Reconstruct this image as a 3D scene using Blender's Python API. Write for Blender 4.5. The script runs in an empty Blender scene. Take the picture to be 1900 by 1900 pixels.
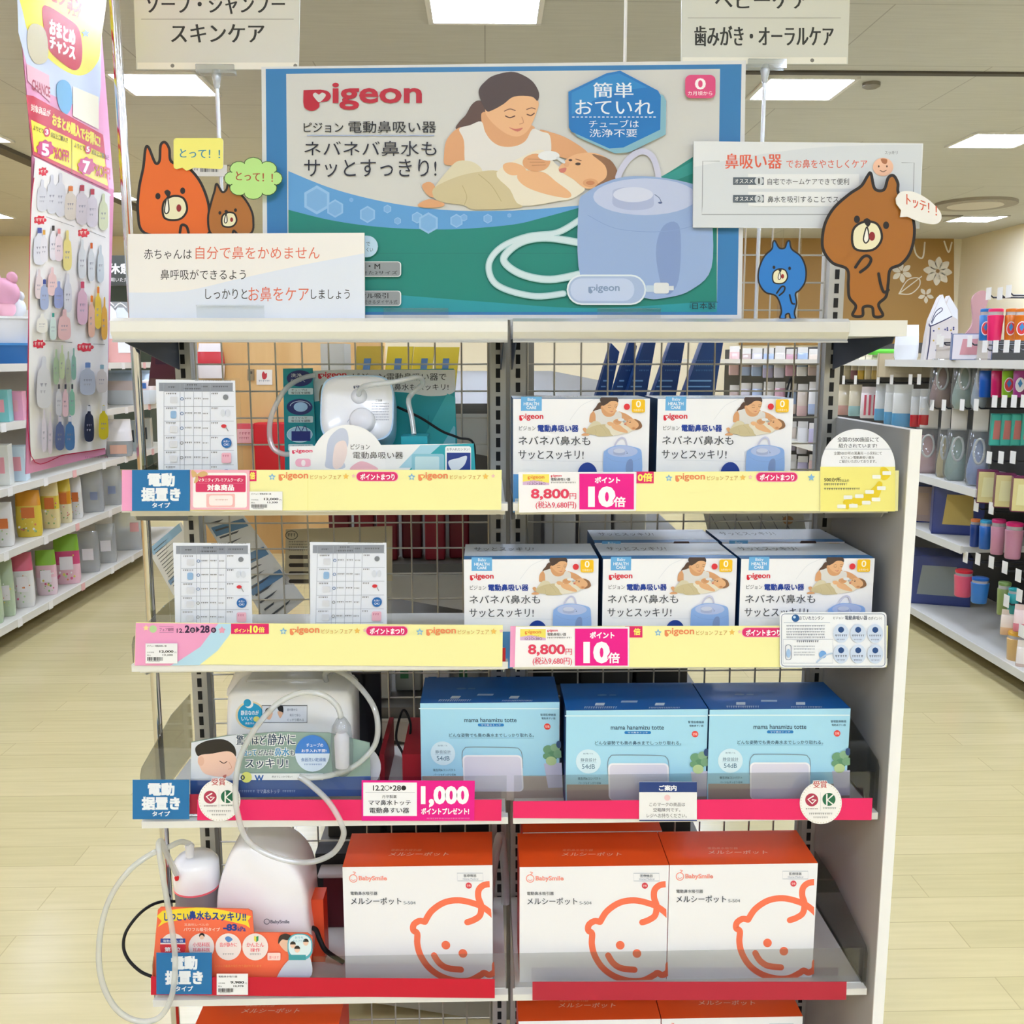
import bpy, bmesh, math, random
from mathutils import Vector, Matrix
from mathutils.geometry import tessellate_polygon
random.seed(7)
S = bpy.context.scene
COL = S.collection
# ------------------------------------------------------------------ camera, world, exposure
CAM = Vector((0, 0, 1.45)); FPX = 1800.0
PITCH, YAW = math.radians(9.0), math.radians(1.5)
cd = bpy.data.cameras.new('camera'); cam = bpy.data.objects.new('camera', cd); COL.objects.link(cam)
cam.location = CAM; cam.rotation_euler = (math.pi/2-PITCH, 0, -YAW)
cd.sensor_width = 36; cd.sensor_fit = 'HORIZONTAL'; cd.lens = FPX/1900*36; cd.clip_start = .02
S.camera = cam
W = bpy.data.worlds.new('shop_air'); S.world = W; W.use_nodes = True
W.node_tree.nodes['Background'].inputs[0].default_value = (.95, .97, 1, 1)
W.node_tree.nodes['Background'].inputs[1].default_value = .25
S.view_settings.view_transform = 'Standard'; S.view_settings.look = 'None'
S.view_settings.gamma = 1; S.view_settings.use_curve_mapping = False
S.view_settings.exposure = 0.30
PANEL_STRENGTH = 42.0
CEIL = 3.0
# ------------------------------------------------------------------ helpers
FWD = Vector((math.sin(YAW)*math.cos(PITCH), math.cos(YAW)*math.cos(PITCH), -math.sin(PITCH)))
RGT = Vector((math.cos(YAW), -math.sin(YAW), 0)); UPV = RGT.cross(FWD)
def ray(x, y): return FWD+RGT*((x-950)/FPX)-UPV*((y-950)/FPX)
def at(x, y, Y): d = ray(x, y); return CAM+d*(Y/d.y)
def atX(x, y, X): d = ray(x, y); return CAM+d*(X/d.x)
def atZ(x, y, Z): d = ray(x, y); return CAM+d*((Z-CAM.z)/d.z)
def hexc(h):
    h = h.lstrip('#'); h = h if len(h) == 6 else ''.join(c*2 for c in h); r = [int(h[i:i+2], 16)/255 for i in (0, 2, 4)]
    return tuple(c/12.92 if c <= .04045 else ((c+.055)/1.055)**2.4 for c in r)+(1,)
MATS = {}
def M(h, rough=.45, metal=0.0, spec=.4, coat=0.0):
    k = (h, rough, metal, spec, coat)
    if k in MATS: return MATS[k]
    m = bpy.data.materials.new('surface'); m.use_nodes = True; b = m.node_tree.nodes['Principled BSDF']
    b.inputs['Base Color'].default_value = hexc(h); b.inputs['Roughness'].default_value = rough
    b.inputs['Metallic'].default_value = metal; b.inputs['Specular IOR Level'].default_value = spec
    if coat: b.inputs['Coat Weight'].default_value = coat; b.inputs['Coat Roughness'].default_value = .08
    MATS[k] = m; return m
def clear(tint, gloss=.08, rough=.05, body=0.0, bodycol='#ffffff'):
    k = ('clear', tint, gloss, rough, body, bodycol)
    if k in MATS: return MATS[k]
    m = bpy.data.materials.new('clear_plastic'); m.use_nodes = True; nt = m.node_tree; nt.nodes.clear()
    out = nt.nodes.new('ShaderNodeOutputMaterial'); tr = nt.nodes.new('ShaderNodeBsdfTransparent')
    tr.inputs[0].default_value = hexc(tint)
    gl = nt.nodes.new('ShaderNodeBsdfGlossy'); gl.inputs[1].default_value = rough
    lw = nt.nodes.new('ShaderNodeLayerWeight'); lw.inputs[0].default_value = .35
    mp = nt.nodes.new('ShaderNodeMath'); mp.operation = 'MULTIPLY_ADD'; mp.inputs[1].default_value = .3; mp.inputs[2].default_value = gloss
    nt.links.new(lw.outputs['Fresnel'], mp.inputs[0])
    base = tr.outputs[0]
    if body:
        df = nt.nodes.new('ShaderNodeBsdfDiffuse'); df.inputs[0].default_value = hexc(bodycol)
        m0 = nt.nodes.new('ShaderNodeMixShader'); m0.inputs[0].default_value = body
        nt.links.new(tr.outputs[0], m0.inputs[1]); nt.links.new(df.outputs[0], m0.inputs[2]); base = m0.outputs[0]
    mx = nt.nodes.new('ShaderNodeMixShader'); nt.links.new(mp.outputs[0], mx.inputs[0])
    nt.links.new(base, mx.inputs[1]); nt.links.new(gl.outputs[0], mx.inputs[2]); nt.links.new(mx.outputs[0], out.inputs[0])
    MATS[k] = m; return m
def emit(h, s):
    k = ('emit', h, s)
    if k in MATS: return MATS[k]
    m = bpy.data.materials.new('lit_diffuser'); m.use_nodes = True; nt = m.node_tree; nt.nodes.clear()
    o = nt.nodes.new('ShaderNodeOutputMaterial'); e = nt.nodes.new('ShaderNodeEmission')
    e.inputs[0].default_value = hexc(h); e.inputs[1].default_value = s; nt.links.new(e.outputs[0], o.inputs[0])
    MATS[k] = m; return m
def noisy(h1, h2, scale, rough=.5, bump=0.0, stretch=(1, 1, 1)):
    m = bpy.data.materials.new('mottled'); m.use_nodes = True; nt = m.node_tree; b = nt.nodes['Principled BSDF']
    tc = nt.nodes.new('ShaderNodeTexCoord'); mp = nt.nodes.new('ShaderNodeMapping'); mp.inputs['Scale'].default_value = stretch
    n = nt.nodes.new('ShaderNodeTexNoise'); n.inputs['Scale'].default_value = scale; n.inputs['Detail'].default_value = 6
    r = nt.nodes.new('ShaderNodeValToRGB'); r.color_ramp.elements[0].color = hexc(h1); r.color_ramp.elements[1].color = hexc(h2)
    r.color_ramp.elements[0].position = .35; r.color_ramp.elements[1].position = .65
    nt.links.new(tc.outputs['Object'], mp.inputs[0]); nt.links.new(mp.outputs[0], n.inputs[0]); nt.links.new(n.outputs[0], r.inputs[0])
    nt.links.new(r.outputs[0], b.inputs['Base Color']); b.inputs['Roughness'].default_value = rough
    if bump:
        bp = nt.nodes.new('ShaderNodeBump'); bp.inputs['Strength'].default_value = bump
        nt.links.new(n.outputs[0], bp.inputs['Height']); nt.links.new(bp.outputs[0], b.inputs['Normal'])
    return m
def seamed(base, seam, bw, rh, mortar, rough, vary=None, rot=0.0):
    m = bpy.data.materials.new('seamed'); m.use_nodes = True; nt = m.node_tree; b = nt.nodes['Principled BSDF']
    tc = nt.nodes.new('ShaderNodeTexCoord'); mp = nt.nodes.new('ShaderNodeMapping'); mp.inputs['Rotation'].default_value = (0, 0, rot)
    br = nt.nodes.new('ShaderNodeTexBrick'); br.inputs['Scale'].default_value = 1; br.inputs['Brick Width'].default_value = bw
    br.inputs['Row Height'].default_value = rh; br.inputs['Mortar Size'].default_value = mortar; br.inputs['Mortar Smooth'].default_value = .2
    br.inputs['Color1'].default_value = hexc(base); br.inputs['Color2'].default_value = hexc(vary or base); br.inputs['Mortar'].default_value = hexc(seam)
    n = nt.nodes.new('ShaderNodeTexNoise'); n.inputs['Scale'].default_value = 9; n.inputs['Detail'].default_value = 8
    mp2 = nt.nodes.new('ShaderNodeMapping'); mp2.inputs['Scale'].default_value = (.4, 6, 1)
    mx = nt.nodes.new('ShaderNodeMixRGB'); mx.blend_type = 'MULTIPLY'; mx.inputs[0].default_value = .22
    nt.links.new(tc.outputs['Object'], mp.inputs[0]); nt.links.new(mp.outputs[0], br.inputs[0])
    nt.links.new(tc.outputs['Object'], mp2.inputs[0]); nt.links.new(mp2.outputs[0], n.inputs[0])
    nt.links.new(br.outputs[0], mx.inputs[1]); nt.links.new(n.outputs[0], mx.inputs[2])
    nt.links.new(mx.outputs[0], b.inputs['Base Color']); b.inputs['Roughness'].default_value = rough
    return m
class MB:
    def __init__(s): s.v = []; s.f = []; s.m = []; s.sm = []; s.mats = []; s.ix = {}
    def mi(s, m):
        if m.name not in s.ix: s.ix[m.name] = len(s.mats); s.mats.append(m)
        return s.ix[m.name]
    def add(s, vs, fs, m, smooth=False):
        o = len(s.v); s.v.extend(tuple(p) for p in vs); i = m if isinstance(m, list) else [s.mi(m)]*len(fs)
        for k, f in enumerate(fs): s.f.append([o+q for q in f]); s.m.append(i[k]); s.sm.append(smooth)
    def box(s, x0, x1, y0, y1, z0, z1, m, bev=0.0):
        if bev:
            bm = bmesh.new(); bmesh.ops.create_cube(bm, size=1)
            for q in bm.verts: q.co = Vector(((x0+x1)/2+q.co.x*(x1-x0), (y0+y1)/2+q.co.y*(y1-y0), (z0+z1)/2+q.co.z*(z1-z0)))
            bmesh.ops.bevel(bm, geom=bm.edges[:], offset=bev, segments=3, profile=.5, affect='EDGES')
            s.bm(bm, m, True); return s
        v = [(x, y, z) for x in (x0, x1) for y in (y0, y1) for z in (z0, z1)]
        s.add(v, [(0, 1, 3, 2), (4, 6, 7, 5), (0, 4, 5, 1), (2, 3, 7, 6), (0, 2, 6, 4), (1, 5, 7, 3)], m); return s
    def bm(s, bm, m, smooth=False):
        bm.verts.index_update(); s.add([q.co.copy() for q in bm.verts], [[q.index for q in f.verts] for f in bm.faces], m, smooth); bm.free()
    def hexa(s, c, m):
        """eight corners: bottom ring of four, then top ring of four"""
        s.add(c, [(3, 2, 1, 0), (4, 5, 6, 7), (0, 1, 5, 4), (1, 2, 6, 5), (2, 3, 7, 6), (3, 0, 4, 7)], m); return s
    def poly(s, pts, m):
        s.add(pts, [t for t in tessellate_polygon([pts])] if len(pts) > 4 else [tuple(range(len(pts)))], m)
    def prism(s, pts, ext, m, ms=None):
        n = len(pts); b = [Vector(p)+Vector(ext) for p in pts]
        t = [tuple(q) for q in tessellate_polygon([[Vector(p) for p in pts]])]
        s.add(list(pts)+b, t+[tuple(q+n for q in reversed(k)) for k in t], m)
        s.add(list(pts)+b, [(i, (i+1) % n, (i+1) % n+n, i+n) for i in range(n)], ms or m); return s
    def tube(s, pts, r, m, n=8, caps=True):
        pts = [Vector(p) for p in pts]; rings = []; T0 = (pts[1]-pts[0]).normalized()
        N = T0.orthogonal().normalized()
        for i, p in enumerate(pts):
            T = (pts[min(i+1, len(pts)-1)]-pts[max(i-1, 0)]).normalized()
            N = (N-T*N.dot(T)).normalized(); B = T.cross(N); rr = r[i] if isinstance(r, (list, tuple)) else r
            rings.append([p+N*(math.cos(a)*rr)+B*(math.sin(a)*rr) for a in [2*math.pi*k/n for k in range(n)]])
        v = [q for g in rings for q in g]; f = []
        for i in range(len(rings)-1):
            for k in range(n): f.append((i*n+k, i*n+(k+1) % n, (i+1)*n+(k+1) % n, (i+1)*n+k))
        if caps: f += [tuple(reversed(range(n))), tuple(range((len(rings)-1)*n, len(rings)*n))]
        s.add(v, f, m, True); return s
    def loft(s, base, rot, secs, mats, e=2.0, n=16, tilt=0.0):
        """stacked superellipse sections (height, half width, half depth[, forward shift])"""
        base = Vector(base); R = Matrix.Rotation(rot, 3, 'Z') @ Matrix.Rotation(tilt, 3, 'X'); v = []
        for q in secs:
            z, hw, hd = q[:3]; dy = q[3] if len(q) > 3 else 0
            for k in range(n):
                a = 2*math.pi*(k+.5)/n; c, sn = math.cos(a), math.sin(a)
                v.append(base+R @ Vector((hw*math.copysign(abs(c)**(2/e), c), hd*math.copysign(abs(sn)**(2/e), sn)+dy, z)))
        f = []; mi = []
        for i in range(len(secs)-1):
            mm = s.mi(mats[min(i, len(mats)-1)] if isinstance(mats, list) else mats)
            for k in range(n): f.append((i*n+k, i*n+(k+1) % n, (i+1)*n+(k+1) % n, (i+1)*n+k)); mi.append(mm)
        f += [tuple(reversed(range(n))), tuple(range((len(secs)-1)*n, len(secs)*n))]; mi += [mi[0], mi[-1]]
        s.add(v, f, mi, True); return s
    def build(s, name, parent=None, loc=None):
        me = bpy.data.meshes.new(name)
        off = Vector((0, 0, 0)); p = parent
        while p: off += p.location; p = p.parent
        if parent is None and loc is not None: off = Vector(loc)
        me.from_pydata([tuple(Vector(q)-off) for q in s.v], [], s.f)
        for m in s.mats: me.materials.append(m)
        me.polygons.foreach_set('material_index', s.m); me.polygons.foreach_set('use_smooth', s.sm)
        if any(s.sm): me.set_sharp_from_angle(angle=math.radians(50))
        me.update(); o = bpy.data.objects.new(name, me); COL.objects.link(o)
        if parent: o.parent = parent
        elif loc is not None: o.location = loc
        return o
def tag(o, label, cat, group=None, kind=None):
    o['label'] = label; o['category'] = cat
    if group: o['group'] = group
    if kind: o['kind'] = kind
    return o
def thing(name, loc, label, cat, group=None):
    o = bpy.data.objects.new(name, None); COL.objects.link(o); o.location = loc; o.empty_display_size = .05
    return tag(o, label, cat, group)
def struct(o, label=None):
    o['kind'] = 'structure'
    if label: o['label'] = label
    return o
def dup(root, loc, label, group=None):
    r = root.copy(); COL.objects.link(r); r.location = loc; r['label'] = label
    if group: r['group'] = group
    for ch in root.children:
        c = ch.copy(); COL.objects.link(c); c.parent = r
        for g in ch.children: d = g.copy(); COL.objects.link(d); d.parent = c
    return r
def smooth(pts, closed=False, n=8):
    P = [Vector(p) for p in pts]; out = []; L = len(P)
    for i in range(L if closed else L-1):
        if closed: a, b, c, d = P[i-1], P[i], P[(i+1) % L], P[(i+2) % L]
        else: a, b, c, d = P[max(i-1, 0)], P[i], P[i+1], P[min(i+2, L-1)]
        for k in range(n):
            t = k/n; out.append(.5*((2*b)+(c-a)*t+(2*a-5*b+4*c-d)*t*t+(3*b-a-3*c+d)*t**3))
    if not closed: out.append(P[-1])
    return out
def sm2(pts, closed=True, n=6): return [(p.x, p.y) for p in smooth([(a, b, 0) for a, b in pts], closed, n)]
def ell(cx, cy, rx, ry, n=28, a0=0, a1=360): return [(cx+rx*math.cos(math.radians(a0+(a1-a0)*k/n)), cy+ry*math.sin(math.radians(a0+(a1-a0)*k/n))) for k in range(n if a1-a0 == 360 else n+1)]
def rrect(x0, y0, x1, y1, r):
    o = []
    for cx, cy, a in ((x1-r, y1-r, 0), (x0+r, y1-r, 90), (x0+r, y0+r, 180), (x1-r, y0+r, 270)): o += ell(cx, cy, r, r, 5, a, a+90)
    return o
def star(cx, cy, r, n=5, q=.5): return [(cx+(r if k % 2 == 0 else r*q)*math.sin(math.pi*k/n), cy-(r if k % 2 == 0 else r*q)*math.cos(math.pi*k/n)) for k in range(2*n)]
TXT = {}
def glyphs(body, b):
    k = (body, b)
    if k not in TXT:
        cu = bpy.data.curves.new('lettering', 'FONT'); cu.body = body; cu.resolution_u = 3; cu.offset = b; cu.fill_mode = 'FRONT'
        o = bpy.data.objects.new('lettering', cu); me = o.to_mesh()
        v = [(q.co.x, q.co.y) for q in me.vertices]; f = [tuple(p.vertices) for p in me.polygons]
        o.to_mesh_clear(); bpy.data.objects.remove(o); bpy.data.curves.remove(cu)
        xs = [a for a, _ in v] or [0, 1]; ys = [a for _, a in v] or [0, 1]
        x0, y0, w, h = min(xs), min(ys), max(xs)-min(xs) or 1, max(ys)-min(ys) or 1
        TXT[k] = ([((a-x0)/w, 1-(c-y0)/h) for a, c in v], f)
    return TXT[k]
class Art:
    """printing laid on a flat board: coordinates are read off the photograph and land on the board's plane"""
    STEP = .00005
    def __init__(s, mb, P, n, rough=.4): s.mb = mb; s.P = Vector(P); s.n = Vector(n).normalized(); s.k = 1; s.clip = None; s.rough = rough; s.T = None
    def pt(s, x, y):
        if s.T: x, y = s.T(x, y)
        d = ray(x, y); t = (s.P-CAM).dot(s.n)/d.dot(s.n); return CAM+d*t+s.n*(s.k*s.STEP)
    def _cl(s, p):
        if not s.clip: return p
        x0, y0, x1, y1 = s.clip
        for ax, lim, sg in ((0, x0, 1), (0, x1, -1), (1, y0, 1), (1, y1, -1)):
            o = []
            for i in range(len(p)):
                a, b = p[i-1], p[i]; ia, ib = sg*(a[ax]-lim) >= 0, sg*(b[ax]-lim) >= 0
                if ia != ib:
                    t = (lim-a[ax])/(b[ax]-a[ax]); o.append((a[0]+(b[0]-a[0])*t, a[1]+(b[1]-a[1])*t))
                if ib: o.append(b)
            p = o
            if len(p) < 3: return []
        return p
    def mat(s, c): return M(c, s.rough) if isinstance(c, str) else c
    def poly(s, p, c):
        p = s._cl(p)
        if len(p) < 3: return s
        q = [s.pt(*a) for a in p]; t = [tuple(k) for k in tessellate_polygon([q])]
        fs = []
        for k in t:
            nn = (q[k[1]]-q[k[0]]).cross(q[k[2]]-q[k[0]])
            fs.append(k if nn.dot(s.n) > 0 else (k[0], k[2], k[1]))
        s.mb.add(q, fs, s.mat(c)); s.k += 1; return s
    def rect(s, x0, y0, x1, y1, c): return s.poly([(x0, y0), (x1, y0), (x1, y1), (x0, y1)], c)
    def ell(s, cx, cy, rx, ry, c): return s.poly(ell(cx, cy, rx, ry), c)
    def rr(s, x0, y0, x1, y1, r, c): return s.poly(rrect(x0, y0, x1, y1, r), c)
    def line(s, p, w, c, sm=True, closed=False, cap=True, n=6):
        if sm and len(p) > 2: p = sm2(p, closed, n)
        if closed: p = list(p)+[p[0]]
        k0 = s.k; L = []; R = []
        for i in range(len(p)):
            a, b = p[max(i-1, 0)], p[min(i+1, len(p)-1)]
            if closed and i in (0, len(p)-1): a, b = p[-2], p[1]
            dx, dy = b[0]-a[0], b[1]-a[1]; l = math.hypot(dx, dy) or 1
            ww = w[min(i, len(w)-1)] if isinstance(w, list) else w
            L.append((p[i][0]-dy/l*ww/2, p[i][1]+dx/l*ww/2)); R.append((p[i][0]+dy/l*ww/2, p[i][1]-dx/l*ww/2))
        for i in range(len(p)-1): s.poly([L[i], L[i+1], R[i+1], R[i]], c); s.k = k0
        if cap and not closed and not isinstance(w, list):
            for e in (p[0], p[-1]): s.k = k0+.5; s.poly(ell(e[0], e[1], w/2, w/2, 10), c)
        s.k = k0+1; return s
    def text(s, body, x0, y0, x1, y1, c, b=0.0, dy=0.0):
        plain = body.isascii(); v, f = glyphs(body, b if plain else 0.0)
        if b and not plain and (b > .004):
            r = min(b*(y1-y0)*1.05, 1.6); k0 = s.k
            for sx, sy in ((r, r), (-r, r), (r, -r), (-r, -r)) if b > .025 else ((r, 0), (-r, 0)): s.text(body, x0+sx, y0+sy, x1+sx, y1+sy, c, 0, dy); s.k = k0 = k0+.4
        q = [s.pt(x0+(x1-x0)*a, y0+(y1-y0)*t+dy*a) for a, t in v]
        fs = []
        for k in f:
            nn = (q[k[1]]-q[k[0]]).cross(q[k[2]]-q[k[0]]); fs.append(k if nn.dot(s.n) > 0 else tuple(reversed(k)))
        s.mb.add(q, fs, s.mat(c)); s.k += 1; return s
    def fuzz(s, x0, y0, x1, y1, c, gap=.35):
        """a line of print too small to read: little strokes"""
        k0 = s.k; x = x0; h = y1-y0
        while x < x1-h*.3:
            w = h*random.uniform(.55, .95); a = min(x+w, x1)
            s.rect(x, y0, a, y0+h*.22, c); s.k = k0
            s.rect(x, y0+h*.4, a-h*.15, y0+h*.58, c); s.k = k0
            s.rect(x+(a-x)*.4, y0, x+(a-x)*.6, y1, c); s.k = k0
            x = a+h*gap*random.uniform(.5, 1.2)
        s.k = k0+1; return s
FRONT = (0, -1, 0)
def board(mb, px, Y, thick, face, edge=None):
    """flat board standing at depth Y: px outline, thickness behind it; returns its printing"""
    q = [at(x, y, Y) for x, y in px]; mb.prism(q, (0, thick, 0), M(face) if isinstance(face, str) else face, M(edge) if edge else None)
    return Art(mb, (0, Y, 0), FRONT)
def rectpx(x0, y0, x1, y1): return [(x0, y0), (x1, y0), (x1, y1), (x0, y1)]
# ------------------------------------------------------------------ the shop shell
XL, XR, YB, YF = -6.35, 6.26, 13.0, -7.0
def slabobj(name, x0, x1, y0, y1, z0, z1, m, label=None): return struct(MB().box(x0, x1, y0, y1, z0, z1, m).build(name), label)
floor_m = seamed('#e0d09c', '#c6b686', 1.2, .115, .0016, .22, '#d8c994')
ceil_m = seamed('#d2d1c8', '#b2b0a8', 1.82, .91, .004, .8)
cream = M('#ece2c6', .7); woodw = noisy('#d2a566', '#dcb377', 2.2, .5, 0, (3, 3, .35))
slabobj('floor', XL-.2, XR+.2, YF-.2, YB+.2, -.1, 0, floor_m, 'pale wood-look vinyl plank floor')
slabobj('ceiling', XL-.2, XR+.2, YF-.2, YB+.2, CEIL, CEIL+.1, ceil_m, 'off-white board ceiling')
slabobj('wall_back', XL-.2, XR+.2, YB, YB+.15, 0, CEIL, cream)
slabobj('wall_left', XL-.15, XL, YF, YB, 0, CEIL, woodw)
slabobj('wall_right', XR, XR+.15, YF, YB, 0, CEIL, cream)
slabobj('wall_front', XL, XR, YF-.15, YF, 0, CEIL, cream)
slabobj('wall_partition', -2.25, -.75, 7.2, 7.35, 0, 1.95, woodw, 'light wood partition seen through the wire grid')
slabobj('trim_1', -3.66, -3.54, -2, YB, CEIL-.03, CEIL, M('#5f594f', .7))
slabobj('trim_2', .6, XR, 5.55, 5.60, CEIL-.012, CEIL, M('#4f4a43', .7))
# brown flower panel on the far wall
fm = MB(); fY = YB-.03
fa = board(fm, rectpx(1372, 438, 1770, 640), fY, .03, '#a98348')
def petals(cx, cy, r, n, a0, w=.42):
    for k in range(n):
        a = a0+2*math.pi*k/n; ux, uy = math.cos(a), math.sin(a)
        fa.poly(sm2([(cx+ux*r*.12, cy+uy*r*.12), (cx+ux*r*.6-uy*r*w*.6, cy+uy*r*.6+ux*r*w*.6), (cx+ux*r, cy+uy*r), (cx+ux*r*.6+uy*r*w*.6, cy+uy*r*.6-ux*r*w*.6)]), '#e6dfcf')
        fa.k -= 1
    fa.ell(cx, cy, r*.12, r*.12, '#8d6f45')
petals(1740, 503, 27, 8, .1); petals(1673, 505, 20, 6, .4); petals(1718, 548, 15, 5, .3); petals(1600, 520, 24, 7, .2); petals(1440, 500, 26, 6, .2)
fa.line([(1668, 545), (1684, 520), (1704, 516), (1706, 530), (1690, 545), (1668, 545)], 2, '#e6dfcf'); fa.line([(1668, 545), (1710, 513)], 2, '#e6dfcf', sm=False)
fa.line([(1694, 448), (1700, 472), (1712, 478), (1716, 450)], 3, '#e6dfcf'); fa.line([(1752, 448), (1760, 468), (1766, 450)], 3, '#e6dfcf')
struct(fm.build('wall_decor'), 'brown wall panel with white flowers')
slabobj('baseboard_back', XL, XR, YB-.05, YB-.03, 0, .1, M('#6b5a45', .6))
# ------------------------------------------------------------------ ceiling lights
lamp_no = 0
LIT = emit('#dae6ff', PANEL_STRENGTH); FRAME = M('#e8e6e0', .5)
proto = None
where = {}
for i in range(-3, 4):
    for j in range(-5, 3):
        x, y = i*1.83, 4.6+1.3*(i % 2)+2.6*j
        if abs(x) > 5.8 or y > 12.3 or y < YF+.5 or (abs(i) == 1 and j == -2 and i % 2): continue
        px = 903+x/max(y, .1)*1800
        num = ['', 'first', 'second', 'third', 'fourth', 'fifth']; side = 'left' if i < 0 else 'right'
        col = 'middle column' if i == 0 else f'{num[abs(i)]} column to the {side}'
        lab = f'square white ceiling light panel, {col}, ' + (f'{num[j+1]} beyond the poster' if j >= 0 else f'{num[-j]} on the customer side')
        if proto is None:
            proto = thing('ceiling_light', (x, y, CEIL), lab, 'ceiling light', 'ceiling light panels')
            f = MB()
            for s in (-1, 1): f.box(x+s*.25-.012, x+s*.25+.012, y-.237, y+.237, CEIL-.012, CEIL, FRAME); f.box(x-.262, x+.262, y+s*.225-.012, y+s*.225+.012, CEIL-.012, CEIL, FRAME)
            f.build('frame', proto)
            MB().box(x-.238, x+.238, y-.213, y+.213, CEIL-.006, CEIL-.001, LIT).build('diffuser', proto)
        else: dup(proto, (x, y, CEIL), lab)
for n, (a, b, lab) in enumerate((((1810, 376), 70, 'large round ceiling air vent ring beyond the right aisle'),)):
    p = atZ(a[0], a[1], CEIL); r = b*p.y/1800
    t = thing('ceiling_vent', (p.x, p.y, CEIL), lab, 'ceiling vent')
    MB().loft((p.x, p.y, CEIL-.03), 0, [(0, r*.72, r*.72), (0, r, r), (.03, r, r)], M('#a39c90', .6), n=32).build('outer_ring', t)
    MB().loft((p.x, p.y, CEIL-.034), 0, [(0, r*.68, r*.68), (.02, r*.68, r*.68)], M('#d8d2c6', .6), n=32).build('middle_plate', t)
p = atZ(1800, 400, CEIL); tag(MB().box(p.x-.33, p.x+.33, p.y-.04, p.y+.04, CEIL-.01, CEIL, M('#857e72', .6)).build('slot_vent', loc=(p.x, p.y, CEIL)), 'thin slot vent in the ceiling beside the round vent', 'ceiling vent')
p = atZ(1617, 154, CEIL); tag(MB().loft((p.x, p.y, CEIL-.03), 0, [(0, .03, .03), (.01, .05, .05), (.03, .05, .05)], M('#8a8478', .5, .5)).build('sprinkler', loc=(p.x, p.y, CEIL)), 'small round sprinkler head on the ceiling by the right hanging sign', 'sprinkler')
t0 = at(1160, 0, 1.9); t1 = at(1160, 118, 1.9)
tag(MB().tube([(t1.x, 1.9, 1.6), (t0.x, 1.9, CEIL)], .003, M('#e3e0d8', .5), 6).build('ceiling_wire', loc=(t0.x, 1.9, CEIL)), 'thin white cord from the ceiling down behind the poster board', 'wire')
# ------------------------------------------------------------------ the display gondola
GX0, GXM, GX1 = -.553, .038, .636
FY, BY = 1.47, 1.768
STEEL = M('#b9b8b2', .35, .25); WHITE = M('#e4e3dc', .35); GREY = M('#b4b4b0', .4, .2); BLACK = M('#0d0d0e', .6); CHROME = M('#d2d2d4', .12, 1.0)
WIRE = M('#b5b0a4', .3, .6)
SMOKE = clear('#e2e2de', .03, .04); CLEAR = clear('#fcfdfd', .015, .04); FGUARD = clear('#f1f2f2', .02, .04); SILI = clear('#f2f4f4', .07, .12, .32, '#f6f8f8')
gf = thing('display_gondola', ((GX0+GX1)/2, BY, 0), 'white wire-grid display gondola holding all the boxed nasal aspirators', 'display rack')
def upright(x, w=.028):
    u = MB().box(x-w/2, x+w/2, BY-.004, BY+.04, 0, 1.66 if x > .3 else 1.62, STEEL)
    z = .04
    while z < 1.6: u.box(x-.004, x+.004, BY-.0046, BY-.0038, z, z+.017, BLACK); z += .025
    u.build('upright', gf)
for x in (GX0+.012, GXM-.017, GXM+.019, GX1-.008): upright(x)
for a, b, top in ((GX0+.03, GXM-.035, 1.60), (GXM+.037, GX1-.025, 1.69)):
    g = MB(); n = round((b-a)/.05)
    for k in range(n+1): x = a+(b-a)*k/n; g.tube([(x, BY+.012, .12), (x, BY+.012, top)], .0017, WIRE, 5)
    z = .13
    while z < top: g.tube([(a, BY+.0155, z), (b, BY+.0155, z)], .0017, WIRE, 5); z += .0485
    g.build('wire_grid', gf)
sp = MB().box(.640, .657, 1.452, BY+.03, 0, 1.343, M('#b3b3b1', .45)); sp.box(.6395, .6575, 1.449, 1.452, 0, 1.344, M('#f2f2ef', .4)); sp.build('side_panel', gf)
kb = MB().box(GX0, GX1, 1.5, BY+.04, 0, .075, GREY); kb.build('kick_base', gf)
for x in (GX0+.01, GX1-.01): MB().box(x-.012, x+.012, 1.62, BY+.05, 0, .02, GREY).build('foot', gf)
ROW = {'top': 1.505, 'one': 1.232, 'two': .981, 'three': .721, 'four': .407, 'base': .10}
ORD = {'top': 'top', 'one': 'second', 'two': 'third', 'three': 'fourth', 'four': 'fifth', 'base': 'lowest'}
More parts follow.
